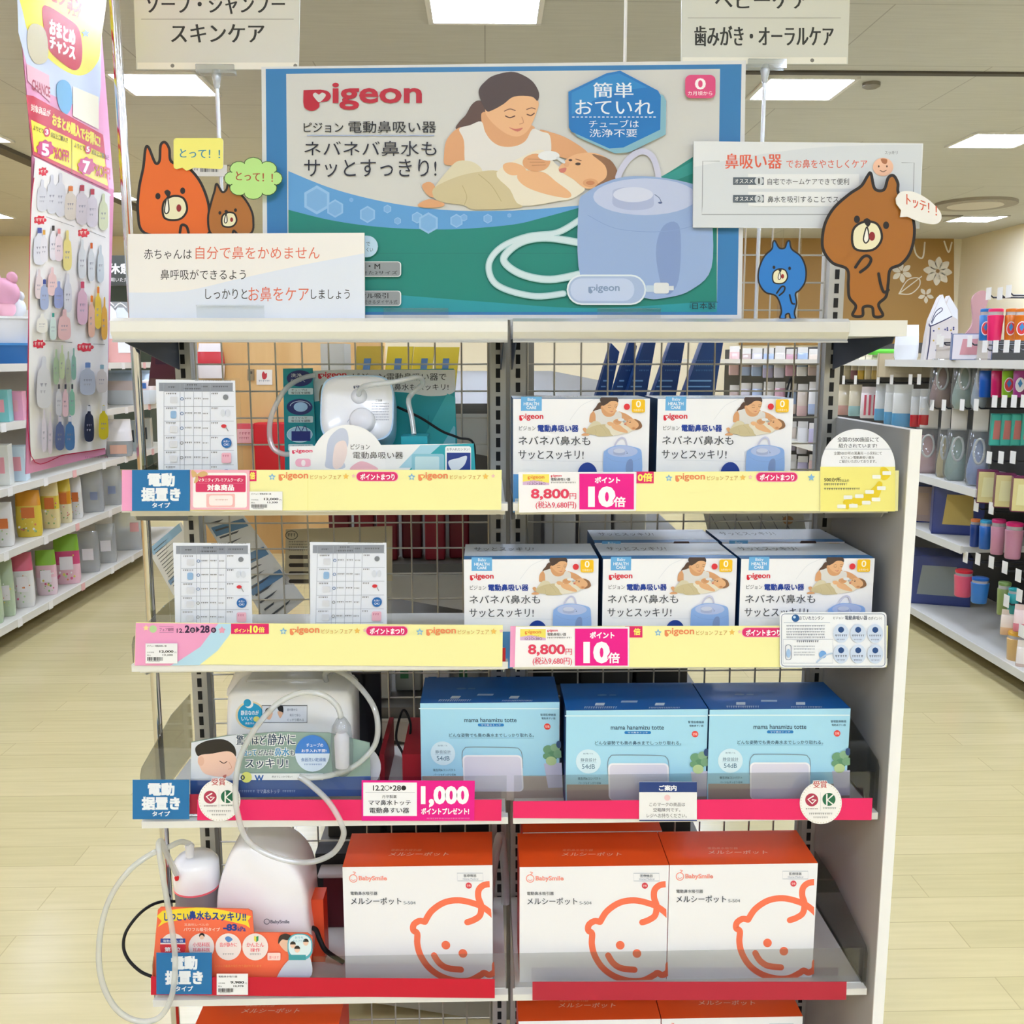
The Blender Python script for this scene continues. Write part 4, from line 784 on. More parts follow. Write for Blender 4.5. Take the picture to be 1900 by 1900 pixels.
for y, l1 in ((720, 'チューブは'), (772, 'ダイヤルで'), (824, 'バッグ付き')): a.rr(535, y, 581, y+12, 2, '#c8dfe2'); a.text(l1, 541, y+1.5, 570, y+5.5, '#1b2a33'); a.text('吸引圧を調整', 541, y+6.5, 576, y+11, '#1b2a33', .01)
m.build('side_panel', t)
m = MB(); a = board(m, [(537, 828), (879, 823), (886, 932), (538, 932)], 1.500, .0025, '#eff1f4', '#0f8e98')
a.poly([(800, 826), (879, 823), (886, 930), (770, 930), (730, 905)], '#2aa3b4'); a.poly([(780, 826), (818, 825), (770, 868), (740, 868)], '#a9d5e8'); a.rr(826, 828, 874, 930, 4, '#eff3f6'); a.text('お手入れカンタン!', 829, 831, 871, 836, '#33405a'); a.rect(829, 840, 873, 932, '#1d3a8c'); a.poly(sm2([(832, 856), (850, 850), (866, 846), (862, 862), (850, 872), (838, 872)]), '#dbe6f4')
a.rr(764, 842, 824, 932, 4, '#8cc8dc'); a.rr(770, 847, 815, 932, 3, '#c4e2ec')
pigeon(a, 542, 833, 580, 842, '#e2436a', '#eff1f4'); a.rr(548, 851, 578, 866, 7, '#f0b2cc'); a.ell(563, 859, 4, 6, '#f8ecf2')
cp = [(577, 872)]+[(x, y) for x, y in ell(646, 862, 70, 74, 26, 186, 345)]+[(716, 872)]
a.poly(cp, '#f2f3f6'); a.poly(sm2([(605, 850), (610, 815), (630, 795), (644, 800), (646, 826), (634, 846), (640, 868), (606, 868)]), '#c5cde2'); a.poly(sm2([(622, 826), (640, 818), (644, 840), (634, 866), (618, 866)]), '#ecdcdc'); a.poly(sm2([(650, 872), (668, 856), (690, 862), (700, 872)]), '#eebccb')
a.text('ピジョン', 651, 824, 686, 834, '#222', .006); a.text('電動鼻吸い器', 655, 838, 748, 851, '#333', .004)
m.build('front_panel', t)
b = MB(); c0, c1 = at(748, 806, 1.57), at(797, 900, 1.57); b.box(c0.x, c1.x, 1.53, 1.59, ROW['one']+.002, c0.z, M('#1f9fb0', .4)); b.build('nozzle_holder', t)
# the blue-white machine leaning on the stand
c = at(669, 770, 1.62); TI = math.radians(72)
t = thing('nasal_aspirator', (c.x, 1.62, ROW['one']), 'light blue and white nasal aspirator with round dial leaning in the teal stand', 'nasal aspirator')
MB().loft(c, 0, [(-.03, .057, .053), (.03, .060, .056), (.044, .059, .055)], M('#b3d2ef', .25, coat=.4), 4.2, 40, TI).build('body', t)
_b = MB().loft(c, 0, [(.044, .057, .053), (.049, .052, .048), (.051, .046, .043)], M('#f1f2f6', .25, coat=.4), 4.0, 40, TI); TOPP = _b.build('top_plate', t)
Rm = Matrix.Rotation(TI, 3, 'X')
def onface(u, v, w): return c+Rm @ Vector((u, v, w))
MB().loft(onface(.010, -.024, .051), 0, [(0, .021, .021), (.012, .0195, .0195), (.016, .016, .016)], M('#e9eaf1', .25), 2, 32, TI).build('dial', TOPP)
MB().loft(onface(.004, .018, .051), 0, [(0, .013, .013), (.004, .012, .012), (.008, .006, .006)], M('#dfe2ea', .25), 2, 24, TI).build('hose_port', TOPP)
m = MB(); a = Art(m, onface(0, 0, .0514), Rm @ Vector((0, 0, 1))); pigeon(a, 656, 714, 680, 721, '#3a4a66', '#f1f2f6'); a.text('ご注意', 697, 741, 709, 745, '#333')
for k in range(7): a.fuzz(690, 748+5*k, 722, 750.4+5*k, '#8a90a0')
a.line(ell(670, 792, 27, 24, 16, 200, 340), .8, '#9aa4b8', sm=False); m.build('printing', t)
p = onface(.004, .018, .058)
MB().tube(smooth([p, p+Vector((.012, -.02, .014)), at(735, 708, 1.545), at(775, 700, 1.56), at(784, 712, 1.58), at(765, 730, 1.59), at(758, 745, 1.58), at(764, 775, 1.57), at(768, 806, 1.56)], False, 10), .0042, SILI, 10).build('hose', t)
hose('hose', [(585, 696, 1.655), (560, 702, 1.65), (530, 722, 1.62), (506, 765, 1.58), (500, 800, 1.56), (506, 830, 1.55), (528, 843, 1.55), (550, 838, 1.56), (575, 830, 1.60)], .0042, SILI, t)
MB().tube(smooth([at(737, 755, 1.66), at(780, 775, 1.655), at(820, 800, 1.655), at(850, 812, 1.66), at(880, 828, 1.72), at(874, 925, 1.75)], False, 8), .0022, BLACK, 8).build('power_cord', t)
# suction machine with lid and soft hose, fourth shelf
t = thing('suction_machine', at(540, 1500, 1.6), 'pale grey suction machine with open lid and looping clear hose, fourth shelf', 'nasal aspirator'); t.location.z = z3
p0, p1 = at(421, 1300, 1.545), at(652, 1300, 1.545); PLA = M('#f0f0ee', .3, coat=.3)
def soft_prism(mb, px, Y, depth, m, n=4, e=.012):
    o = sm2(px, True, n); cx = sum(q[0] for q in o)/len(o); cy = sum(q[1] for q in o)/len(o); L = len(o); v = []
    P = [at(x, y, Y) for x, y in o]; C = at(cx, cy, Y)
    for k, dy in ((.90, 0), (.965, e*.25), (.99, e*.6), (1, e), (1, depth-e), (.97, depth)):
        for p in P: q = C+(p-C)*k; v.append((q.x, Y+dy, q.z))
    f = [tuple(range(L))]+[(i*L+j, (i+1)*L+j, (i+1)*L+(j+1) % L, i*L+(j+1) % L) for i in range(5) for j in range(L)]+[tuple(reversed(range(5*L, 6*L)))]
    mb.add(v, f, m, True); return mb
soft_prism(MB(), [(422, 1476), (418, 1420), (419, 1310), (424, 1290), (450, 1284), (540, 1282), (630, 1284), (648, 1290), (653, 1310), (655, 1420), (652, 1476), (540, 1478)], 1.548, .10, PLA).build('body', t)
soft_prism(MB(), [(425, 1300), (428, 1262), (440, 1246), (470, 1238), (540, 1236), (620, 1238), (642, 1247), (652, 1266), (654, 1300), (540, 1304)], 1.655, .035, PLA).build('lid', t); LIDO = t.children[-1] if False else [c_ for c_ in t.children if c_.name.startswith('lid')][-1]
q0, q1 = at(457, 1290, 1.60), at(609, 1260, 1.60); MB().box(q0.x, q1.x, 1.60, 1.65, q0.z-.02, q1.z, M('#cfcfcb', .35), .003).build('carry_handle', t)
q = at(533, 1242, 1.655); MB().loft((q.x, 1.656, q.z), 0, [(0, .004, .004), (.002, .004, .004)], M('#c8202c', .3), tilt=math.pi/2).build('lid_button', LIDO)
m = MB(); a = Art(m, (0, 1.5475, 0), FRONT); a.ell(465, 1327, 28, 26, '#e9d9b0'); a.ell(465, 1327, 24, 23, '#2aa0cc'); a.ell(462, 1306, 8, 8, '#eef2f4'); a.ell(459, 1304, 7, 7, '#2aa0cc'); a.text('静音なのが', 447, 1318, 480, 1327, '#fff', .02); a.text('いい!', 448, 1330, 468, 1337, '#fff', .02); a.ell(476, 1334, 6, 5, '#e9e27a'); a.text('検査済み', 455, 1340, 472, 1344, '#fff')
a.line(rectpx(486, 1309, 570, 1340), 1.4, '#333b46', sm=False, closed=True); a.poly([(487, 1310), (569, 1310), (569, 1340), (487, 1340)], '#dfe4ec'); a.ell(499, 1320, 7, 7, '#1d1d22'); a.poly(sm2([(494, 1322), (506, 1321), (502, 1334), (495, 1333)]), '#e2b79a'); a.poly(sm2([(515, 1310), (525, 1310), (525, 1325), (517, 1318)]), '#1d1d22'); a.poly(sm2([(515, 1320), (525, 1322), (520, 1332)]), '#e2b79a'); a.text('音が静かな', 533, 1314, 552, 1319, '#5a6a80'); a.text('吸引で安心', 538, 1324, 558, 1329, '#5a6a80'); a.text('ぐっすり眠れる', 533, 1333, 564, 1338, '#5a6a80')
m.build('front_stickers', t)
SB = '#5c7f9a'
m = MB(); a = board(m, [(355, 1377), (420, 1365), (520, 1358), (610, 1360), (686, 1378), (688, 1476), (353, 1480)], 1.484, .002, '#8fa89f', '#6b7f78')
a.poly([(353, 1448), (688, 1440), (688, 1477), (353, 1480)], '#4a6db0'); a.poly([(355, 1378), (420, 1366), (450, 1362), (440, 1448), (354, 1448)], '#d7dde4')
P = lambda q, c_: a.poly(sm2(q), c_)
P([(364, 1385), (385, 1374), (415, 1372), (434, 1384), (438, 1402), (430, 1405), (420, 1396), (395, 1400), (372, 1404), (364, 1398)], '#2a2624'); P([(368, 1404), (395, 1398), (425, 1394), (438, 1406), (436, 1426), (424, 1440), (398, 1440), (376, 1432)], '#eec8b4'); a.ell(373, 1412, 6, 9, '#e5b8a0'); a.line([(408, 1412), (415, 1416), (421, 1413)], 1.6, '#3a2a24'); P([(413, 1440), (420, 1437), (418, 1444)], '#cf7f72')
a.line([(425, 1414), (430, 1424), (424, 1427)], 1, '#d49c80')
for tx, x0, y0, x1, y1, c_ in (('驚くほど', 439, 1364, 494, 1382, '#24405c'), ('静かに', 497, 1361, 548, 1382, '#24405c'), ('吸って', 451, 1390, 476, 1402, '#1f8cc4'), ('どんな', 480, 1391, 508, 1401, '#24405c'), ('鼻水', 510, 1387, 537, 1402, '#1f8cc4'), ('も', 539, 1391, 547, 1401, '#24405c'), ('スッキリ!', 456, 1407, 534, 1424, '#24405c')):
    a.text(tx, x0, y0, x1, y1, '#f0f3f2', .17); a.text(tx, x0, y0, x1, y1, c_, .02)
a.ell(580, 1397, 32, 34, '#cfe0f2'); a.poly(ell(580, 1397, 32, 34, 20, 180, 360), '#3f7fd0'); a.text('チューブの', 569, 1378, 600, 1385, '#fff', .01); a.text('お手入れ不要!', 560, 1389, 606, 1395, '#fff', .01); a.text('食器洗い乾燥機', 559, 1405, 605, 1412, '#3f6fb0'); a.fuzz(565, 1416, 598, 1419, '#7f9fd0')
a.rect(444, 1434, 600, 1446, '#dfe6ea'); a.ell(458, 1441, 10, 10, '#d8dc7a'); a.text('0', 447, 1437, 455, 1446, '#33405a', .03); a.text('W', 473, 1437, 490, 1449, '#2f5fa8', .04); a.text('奥までしっかり吸い!', 505, 1438, 543, 1441.5, '#33405a')
a.text('ママ鼻水トッテ', 477, 1463, 520, 1471, '#c9d8f0'); a.fuzz(525, 1465, 550, 1469, '#9fb8e0'); a.fuzz(445, 1465, 475, 1469, '#9fb8e0')
m.build('front_card', t)
q = at(664, 1430, 1.50); MB().loft((q.x, 1.515, q.z), 0, [(0, .036, .038), (.004, .036, .038)], M('#eceef2', .3), 2, 30, math.pi/2).build('round_holder', t)
p0 = at(636, 1438, 1.474); h = .098
_b = MB().loft((p0.x, 1.474, p0.z), 0, [(0, .008, .008), (.008, .016, .016), (.05, .018, .018), (.082, .015, .015), (.094, .008, .008), (h, .004, .004)], clear('#f4f6f8', .05, .06, .12, '#eef0f4'), n=24); BULB = _b.build('collecting_bulb', t)
MB().loft((p0.x, 1.474, p0.z+.014), 0, [(0, .011, .011), (.05, .012, .012), (.058, .007, .007)], M('#e4e4ee', .4), n=20).build('inner_float', BULB)
hose('hose', [(633, 1332, 1.474), (625, 1310, 1.47), (600, 1290, 1.47), (560, 1285, 1.47), (515, 1306, 1.465), (475, 1350, 1.46), (446, 1405, 1.455), (437, 1460, 1.45), (441, 1510, 1.445), (460, 1560, 1.44), (510, 1590, 1.435), (570, 1600, 1.435), (615, 1585, 1.435), (636, 1555, 1.435), (634, 1530, 1.438), (610, 1488, 1.445), (575, 1455, 1.452), (555, 1441, 1.458)], .0046, SILI, t)
hose('hose', [(606, 1265, 1.60), (603, 1250, 1.58), (620, 1243, 1.56), (655, 1262, 1.53), (690, 1305, 1.50), (701, 1345, 1.485), (694, 1385, 1.478), (660, 1420, 1.472), (615, 1438, 1.468), (575, 1443, 1.465), (556, 1441, 1.46)], .0046, SILI, t)
t2 = thing('tablet_stand', at(735, 1400, 1.7), 'black glossy panel standing behind the suction machine hose', 'panel'); q0, q1 = at(655, 1440, 1.70), at(706, 1250, 1.70); t2.location.z = z3
MB().box(q0.x, q1.x, 1.70, 1.71, z3+.001, min(q1.z, ROW['two']-.03), M('#15151a', .15)).build('panel', t2); MB().box(q0.x, q1.x, 1.69, 1.735, z3+.0005, z3+.006, BLACK).build('base', t2)
m = MB(); m.tube(smooth([at(755, 1440, 1.56), at(748, 1400, 1.60), at(735, 1370, 1.62), at(742, 1330, 1.66), at(751, 1318, 1.68), at(762, 1345, 1.66), at(758, 1380, 1.62)], False, 8), .0022, BLACK, 8)
tag(m.build('black_cable', loc=at(750, 1440, 1.56)), 'thin black power cord looping beside the first pale blue box', 'cable')
for n_, (x0, x1, c_, lab) in enumerate(((706, 714, '#8f1a26', 'dark red shelf divider left of the pale strip on fourth shelf'), (748, 784, '#9d1c28', 'dark red shelf divider beside the first pale blue box'))):
    q0, q1 = at(x0, 1440, 1.56), at(x1, 1395, 1.56); tag(MB().box(q0.x, q1.x, 1.55, 1.72, z3+.001, q1.z, M(c_, .5)).build('shelf_divider', loc=(q0.x, 1.6, z3)), lab, 'divider')
# white suction machine with bottle, fifth shelf
t = thing('suction_machine', at(490, 1780, 1.56), 'white suction machine with grey bottle behind the orange board, fifth shelf', 'nasal aspirator'); t.location.z = z4
WP = M('#f8f8fc', .22, coat=.5)
soft_prism(MB(), [(398, 1790), (398, 1700), (402, 1650), (418, 1600), (434, 1574), (452, 1570), (474, 1574), (520, 1592), (550, 1618), (566, 1655), (571, 1700), (572, 1790), (480, 1793)], 1.525, .11, WP, 5, .018).build('body', t)
m = MB(); a = Art(m, (0, 1.5245, 0), FRONT); a.line(ell(495, 1710, 5, 5, 12), 1.2, '#6a6e7c', sm=False, closed=True); a.text('BabySmile', 502, 1707, 537, 1715, '#6a6e7c', .02); m.build('printing', t)
p = at(368, 1690, 1.56); zt = at(368, 1588, 1.56).z; z0 = z4+.001
_b = MB().loft((p.x, 1.56, z0), 0, [(0, .030, .030), (.01, .033, .033), (zt-z0-.055, .037, .037)], clear('#c9c6cc', .04, .08, .4, '#bdb9c2'), n=32); BOT = _b.build('bottle', t)
MB().loft((p.x, 1.56, zt-.055), 0, [(0, .0385, .0385), (.003, .0385, .0385)], M('#f4697a', .3), n=32).build('seal_ring', BOT)
_b = MB().loft((p.x, 1.56, zt-.052), 0, [(0, .038, .038), (.02, .039, .039), (.042, .038, .038), (.052, .030, .030), (.054, .01, .01)], WP, n=32); CAPO = _b.build('bottle_cap', t)
q = at(352, 1577, 1.545); MB().loft((q.x, 1.545, q.z-.012), 0, [(0, .007, .007), (.012, .007, .007), (.02, .008, .008), (.024, .005, .005)], M('#e6e6ec', .3), n=16).build('cap_nozzle', CAPO)
hose('hose', [(352, 1566, 1.545), (335, 1562, 1.53), (312, 1572, 1.51), (280, 1585, 1.49), (240, 1615, 1.47), (205, 1665, 1.46), (187, 1725, 1.45), (184, 1790, 1.445), (196, 1840, 1.44), (222, 1878, 1.44), (258, 1895, 1.44), (295, 1888, 1.44), (318, 1850, 1.44), (325, 1790, 1.44), (320, 1730, 1.44), (308, 1660, 1.445), (298, 1600, 1.45), (294, 1568, 1.46), (300, 1562, 1.475), (312, 1590, 1.50), (328, 1622, 1.52)], .0046, SILI, t, 12)
q = at(328, 1630, 1.52); MB().loft((q.x, 1.52, q.z-.003), 0, [(0, .003, .003), (.005, .004, .004), (.009, .002, .002)], M('#d8222a', .3), n=12).build('red_valve', t)
MB().tube(smooth([at(345, 1674, 1.60), at(300, 1673, 1.57), at(265, 1690, 1.54), at(236, 1725, 1.52), at(229, 1755, 1.51), at(238, 1780, 1.50), at(260, 1802, 1.49), at(282, 1812, 1.488)], False, 8), .0026, BLACK, 8).build('power_cord', t)
MB().tube(smooth([at(568, 1722, 1.56), at(585, 1724, 1.54), at(594, 1745, 1.53), at(606, 1765, 1.53), at(636, 1785, 1.55)], False, 8), .0042, BLACK, 8).build('charging_lead', t)
m = MB(); a = board(m, [(293, 1688), (298, 1683), (460, 1687), (468, 1691), (471, 1730), (570, 1731), (580, 1738), (576, 1812), (281, 1822)], 1.478, .002, '#f8724e', '#d85a38')
a.poly([(291, 1700)]+sm2([(301, 1690), (380, 1684), (466, 1700)], False)+[(460, 1708), (464, 1722)]+sm2([(455, 1716), (380, 1702), (306, 1712)], False)+[(293, 1720), (300, 1709)], '#f7dc3c')
a.text('しつこい', 305, 1694, 350, 1708, '#1d3f92', .03); a.text('鼻水もスッキリ!!', 351, 1690, 456, 1706, '#1d3f92', .03, 3)
a.text('耳鼻科レベルの', 342, 1713, 387, 1718, '#fbd8c4'); a.text('パワフル吸引タイプ', 341, 1721, 408, 1728, '#fdebe0', .01); a.text('-83', 414, 1714, 440, 1727, '#1d3f92', .05); a.text('kPa', 441, 1719, 456, 1728, '#1d3f92', .02)
for cx, l1, l2, c_ in ((321, '', '', ''), (374, '小児科医', '耳鼻科医', '#ee5a6a'), (424, '音が静かに', '', '#ee5a6a'), (474, 'かんたん', '操作', '#ee5a6a')):
    a.ell(cx, 1756, 24, 25, '#f4e6e2')
    if not l1: a.rect(298, 1741, 344, 1749, '#2a4a9c'); a.poly(ell(321, 1756, 24, 25, 16, -10, 190), '#e23a44'); a.text('電動鼻吸い器', 303, 1743, 340, 1747.5, '#fff'); a.text('第1位', 306, 1757, 335, 1765, '#fff', .03)
    else:
        a.text(l1, cx-16, 1748, cx+16, 1756, c_, .02)
        if l2: a.text(l2, cx-(16 if len(l2) > 2 else 9), 1758, cx+(16 if len(l2) > 2 else 9), 1765, c_, .02)
        a.fuzz(cx-10, 1768, cx+10, 1771, '#888')
a.ell(375, 1735, 5, 5, '#1d1d22'); a.ell(375, 1738, 4, 4, '#efc8b0'); a.poly(sm2([(418, 1740), (424, 1736), (432, 1742), (424, 1747)]), '#5a8ccc'); a.poly([(472, 1735), (476, 1737), (480, 1735), (480, 1744), (476, 1747), (472, 1744)], '#3a9a6a'); a.poly([(472, 1735), (476, 1737), (476, 1747), (472, 1744)], '#e6d84a')
a.poly(sm2([(518, 1748), (520, 1736), (530, 1733), (540, 1738), (540, 1760), (534, 1765), (526, 1760)]), '#eac2a8'); a.poly(sm2([(517, 1750), (519, 1736), (531, 1731), (542, 1737), (534, 1743), (524, 1742)]), '#3a3230'); a.poly(sm2([(534, 1782), (560, 1768), (576, 1776), (575, 1812), (520, 1814), (516, 1808)]), '#c9d3e2')
a.rr(534, 1731, 580, 1780, 18, '#57b0c0'); a.rr(536, 1733, 578, 1775, 17, '#dff0f4'); a.rect(536, 1770, 568, 1780, '#3fa0a8')
for x, y in ((544, 1752), (552, 1760), (568, 1747)): a.ell(x, y, 5, 6, '#f0cdb6'); a.poly(ell(x, y-1, 5.4, 6, 12, 180, 360), '#26211f')
a.text('おうち', 548, 1736, 563, 1740, '#57a0c0'); a.text('セルフケア', 544, 1742, 566, 1746, '#57a0c0'); a.rr(497, 1766, 521, 1780, 2, '#fbd9d2'); a.text('選べます', 500, 1772, 518, 1777, '#ee5a6a'); a.text('シリーズ最高の吸引力で選ばれています', 400, 1788, 486, 1793, '#f9a860')
m.build('front_board', t)
q0, q1 = at(572, 1815, 1.56), at(606, 1669, 1.56); MB().box(q0.x, q1.x-.006, 1.56, 1.60, z4+.001, q1.z, M('#ee5a34', .45)).build('orange_cradle', t)
t = thing('power_tap', at(620, 1700, 1.68), 'white power tap with black top behind the first baby-face box', 'power strip'); t.location.z = z4
q0, q1 = at(590, 1670, 1.66), at(690, 1622, 1.66); MB().box(q0.x, q1.x, 1.66, 1.70, z4+.10, q1.z, M('#cfc8cc', .4), .004).build('socket_body', t)
MB().box(q0.x-.01, q1.x, 1.70, 1.745, z4+.001, q1.z+.02, M('#17171a', .5)).build('black_backing', t)
MB().box(q0.x+.01, q1.x, 1.665, 1.70, z4+.001, z4+.10, M('#571420', .5)).build('red_support', t)
q = at(927, 1720, 1.66); tag(MB().tube(smooth([(q.x-.02, 1.72, z4+.003), (q.x-.01, 1.70, z4+.10), (q.x+.003, 1.70, z4+.16), (q.x+.012, 1.73, z4+.05), (q.x+.012, 1.73, z4+.004)], False, 8), .008, M('#c9cbc8', .3)).build('grey_conduit', loc=(q.x, 1.72, z4)), 'bent grey conduit between the first baby-face box and the uprights', 'conduit')
# ------------------------------------------------------------------ pink fair banner
BY0, BY1 = 1.45, 1.755
ZC = 1.737; XC = at(60, 288, BY0).x; PB = at(48, 880, BY0); PTP = at(34, 0, BY0)
SL_UP = (PTP.x-XC)/(PTP.z-ZC); SL_DN = (PB.x-XC)/(PB.z-ZC)
def bx(z): return XC+(z-ZC)*(SL_UP if z > ZC else SL_DN)
BZ0, BZ1 = PB.z, 2.32; BX = bx(BZ1)
bt = thing('fair_banner', (BX, (BY0+BY1)/2, BZ1), 'tall hanging pink and yellow fair banner at the left end of the display', 'banner')
m = MB(); ZS = [BZ0, ZC, BZ1]; NZ, NY = 2, 1; v = []
for side in (0, 1):
    for i in range(NZ+1):
        for j in range(NY+1):
            z = ZS[i]; y = BY0+(BY1-BY0)*j/NY
            v.append((bx(z)-side*.001, y, z))
f = []; o = (NZ+1)*(NY+1)
for i in range(NZ):
    for j in range(NY):
        a0 = i*(NY+1)+j; f.append((a0, a0+1, a0+NY+2, a0+NY+1)); f.append((o+a0, o+a0+NY+1, o+a0+NY+2, o+a0+1))
m.add(v, f, M('#e79cc0', .25))
class Folded(Art):
    """printing on the creased banner: each piece lies on the leaf its middle falls on"""
    def leaf(s, x, y): s.n = Vector((1, 0, -SL_UP if y < 288+(x-60)*.475 else -SL_DN)).normalized()
    def poly(s, p, c):
        s.leaf(sum(q[0] for q in p)/len(p), sum(q[1] for q in p)/len(p)); return Art.poly(s, p, c)
    def text(s, body, x0, y0, x1, y1, c, b=0.0, dy=0.0):
        s.leaf((x0+x1)/2, (y0+y1+dy)/2); return Art.text(s, body, x0, y0, x1, y1, c, b, dy)
a = Folded(m, (XC, 0, ZC), (1, 0, 0), .25); a.k = 2
sh = lambda x0, y0, x1, y1, q=.5: [(x0, y0), (x1, y0+(x1-x0)*q), (x1, y1+(x1-x0)*q), (x0, y1)]
a.poly([(30, -60), (188, -60), (187, 160), (182, 215), (60, 160), (34, 60)], '#c9d3e8'); a.poly(sm2([(40, -60), (187, -60), (187, 80), (178, 120), (150, 140), (110, 125), (64, 80), (44, 30)]), '#efe04a')
a.text('ピジョン', 96, -28, 150, 2, '#d8642c', .03, 26); a.text('フェア', 125, 8, 150, 26, '#c9702c', .03, 8)
a.poly(sm2([(78, 16), (90, 12), (125, 34), (145, 52), (152, 85), (150, 118), (140, 130), (122, 122), (92, 95), (82, 60)]), '#c01f38')
a.text('おまとめ', 92, 35, 138, 62, '#fff', .04, 22); a.text('チャンス', 92, 66, 138, 90, '#fff', .04, 22); a.poly(star(158, 62, 8), '#8aa0b8')
for q, c_ in (([(50, 60), (60, 44), (80, 52), (88, 80), (86, 112), (66, 118), (52, 96)], '#cfc6a8'), ([(104, 160), (116, 148), (130, 160), (132, 195), (122, 212), (108, 196)], '#6fb0d8')): a.poly(sm2(q), c_)
a.poly([(48, 118), (90, 140), (92, 190), (50, 150)], '#e9b8c4'); a.text('CHANCE', 58, 146, 92, 166, '#a8384a', .03, 16); a.poly([(134, 160), (182, 180), (182, 240), (134, 215)], '#f1ead0')
a.poly([(47, 176), (60, 178), (190, 250), (201, 353), (60, 287)], '#c81f3c'); a.poly([(56, 222), (192, 286), (199, 345), (62, 281)], '#f2e22e')
a.text('対象商品が', 56, 192, 92, 206, '#fbe6d8', .02, 12); a.text('おまとめ購入でお得に!', 96, 210, 184, 232, '#f7e24a', .03, 42)
a.rect(131, 258, 132, 322, '#8a6a2a')
for x, n, o_ in ((60, '3', '5'), (136, '5', '7')):
    y = 232+(x-60)*.42; a.text('よりどり', x, y, x+19, y+9, '#5a3a1a', .01, 7); a.ell(x+25, y+13, 6, 9, '#c81f3c'); a.text(n, x+22, y+8, x+28, y+18, '#fff', .03); a.text('点以上ご購入で', x+32, y+12, x+64, y+22, '#5a3a1a', .01, 12)
    a.poly(sm2(star(x+22, y+44, 17, 9, .85)), '#c8206a'); a.text(o_, x+15, y+33, x+29, y+56, '#fff', .04, 3); a.text('%OFF!', x+38, y+40, x+66, y+62, '#c81f3c', .03, 8)
a.poly(sm2([(62, 294), (64, 292), (120, 320), (196, 356), (201, 364)], False)+sm2([(200, 500), (196, 800), (192, 832)], False)+sm2([(120, 842), (60, 852), (54, 840), (50, 640), (54, 400)], False), '#f4f1ee')
a.line([(60, 330), (54, 400), (50, 640), (55, 846), (120, 843), (192, 832)], 1.6, '#c81f4c')
for x, y, w in ((69, 310, 16), (60, 400, 22), (142, 424, 20), (58, 630, 22), (140, 636, 30)):
    a.poly(sm2([(x+w/2+w/2*math.cos(t_)+1.2*math.cos(6*t_), y+8+8*math.sin(t_)+1.2*math.sin(8*t_)) for t_ in [k*math.pi/10 for k in range(20)]]), '#e0364a'); a.fuzz(x+3, y+5, x+w-3, y+11, '#f8d8d4')
for x0, y0, x1, y1 in ((82, 402, 134, 420), (160, 428, 192, 440), (80, 632, 130, 635), (170, 638, 191, 639)): a.line([(x0, y0), (x1, y1)], .8, '#8a8484', sm=False)
def bottle_print(x, y, w, h, c, cap=None):
    k = a.k; a.poly(sm2([(x, y+h), (x, y+h*.35), (x+w*.3, y+h*.2), (x+w*.35, y), (x+w*.65, y), (x+w*.7, y+h*.22), (x+w, y+h*.38), (x+w, y+h)]), c)
    if cap: a.rect(x+w*.3, y, x+w*.7, y+h*.16, cap)
    a.fuzz(x+w*.2, y+h*.55, x+w*.8, y+h*.62, '#8a8a9a'); a.fuzz(x+w*.2, y+h*.7, x+w*.7, y+h*.76, '#a8a8b4')
for q in ((66, 334, 17, 54, '#d8d8de'), (84, 325, 17, 66, '#d8d8de'), (100, 322, 17, 74, '#d8d8de'), (117, 345, 20, 58, '#dcd2c4', '#e07a3a'), (138, 343, 20, 68, '#d4ccd2', '#b8324a'), (158, 350, 18, 66, '#d8d0d8', '#b8324a'), (180, 360, 15, 62, '#d6dcb8'),
          (58, 422, 20, 64, '#e2e2ea', '#4a5aa0'), (70, 426, 12, 56, '#e8e4ea', '#d8a04a'), (87, 418, 12, 60, '#e8e2e6', '#2a2a30'), (97, 424, 13, 56, '#ecd8dc', '#e08a8a'), (112, 428, 14, 68, '#ecdc8a'), (140, 445, 13, 66, '#dce0e2'), (158, 450, 11, 66, '#d8dcde', '#d8602a'), (175, 455, 11, 64, '#cfd8dc'),
          (59, 500, 13, 50, '#e6d4d4'), (68, 518, 14, 52, '#a8b4d4', '#3a4a90'), (82, 496, 15, 48, '#ecc8c4'), (94, 522, 15, 46, '#9aa4d4'), (112, 508, 13, 66, '#dcdce4'), (137, 522, 17, 74, '#e0b8c8', '#d04a6a'), (157, 548, 11, 72, '#e8b8a0', '#e0782a'), (169, 532, 11, 72, '#ecc84a', '#e0782a'), (181, 552, 10, 72, '#e8b04a'),
          (60, 582, 18, 32, '#ece8dc'), (84, 580, 11, 46, '#cfe0d8', '#3a9a8a'), (100, 574, 21, 52, '#ecc0c0'), (60, 662, 24, 88, '#dcdce0'), (90, 648, 9, 60, '#a8c0a0'), (101, 640, 9, 58, '#c8d8b0'), (113, 652, 8, 54, '#b8c0a8'), (123, 646, 8, 54, '#8ab8a8'), (94, 712, 10, 54, '#d8d8e0', '#3a3a4a'), (106, 712, 10, 56, '#ecc8d0', '#3a3a4a'), (119, 712, 9, 54, '#8ac0a8', '#3a3a4a'),
          (140, 672, 25, 56, '#c0c8d8', '#6a8ac0'), (170, 676, 18, 48, '#d8d0cc', '#8ab0c0'), (66, 760, 8, 72, '#dcd4e0'), (78, 764, 7, 72, '#d8ccd8'), (92, 772, 15, 58, '#5a6a9a', '#dcd4e0'), (110, 772, 16, 58, '#4a7ab0', '#e4e0e8'), (146, 752, 16, 62, '#2a3048', '#dcdce0'), (173, 752, 16, 58, '#e0cc30', '#dcdcd8')): bottle_print(*q)
a.fuzz(146, 846, 190, 849, '#b86a90'); m.build('printed_sheet', bt)
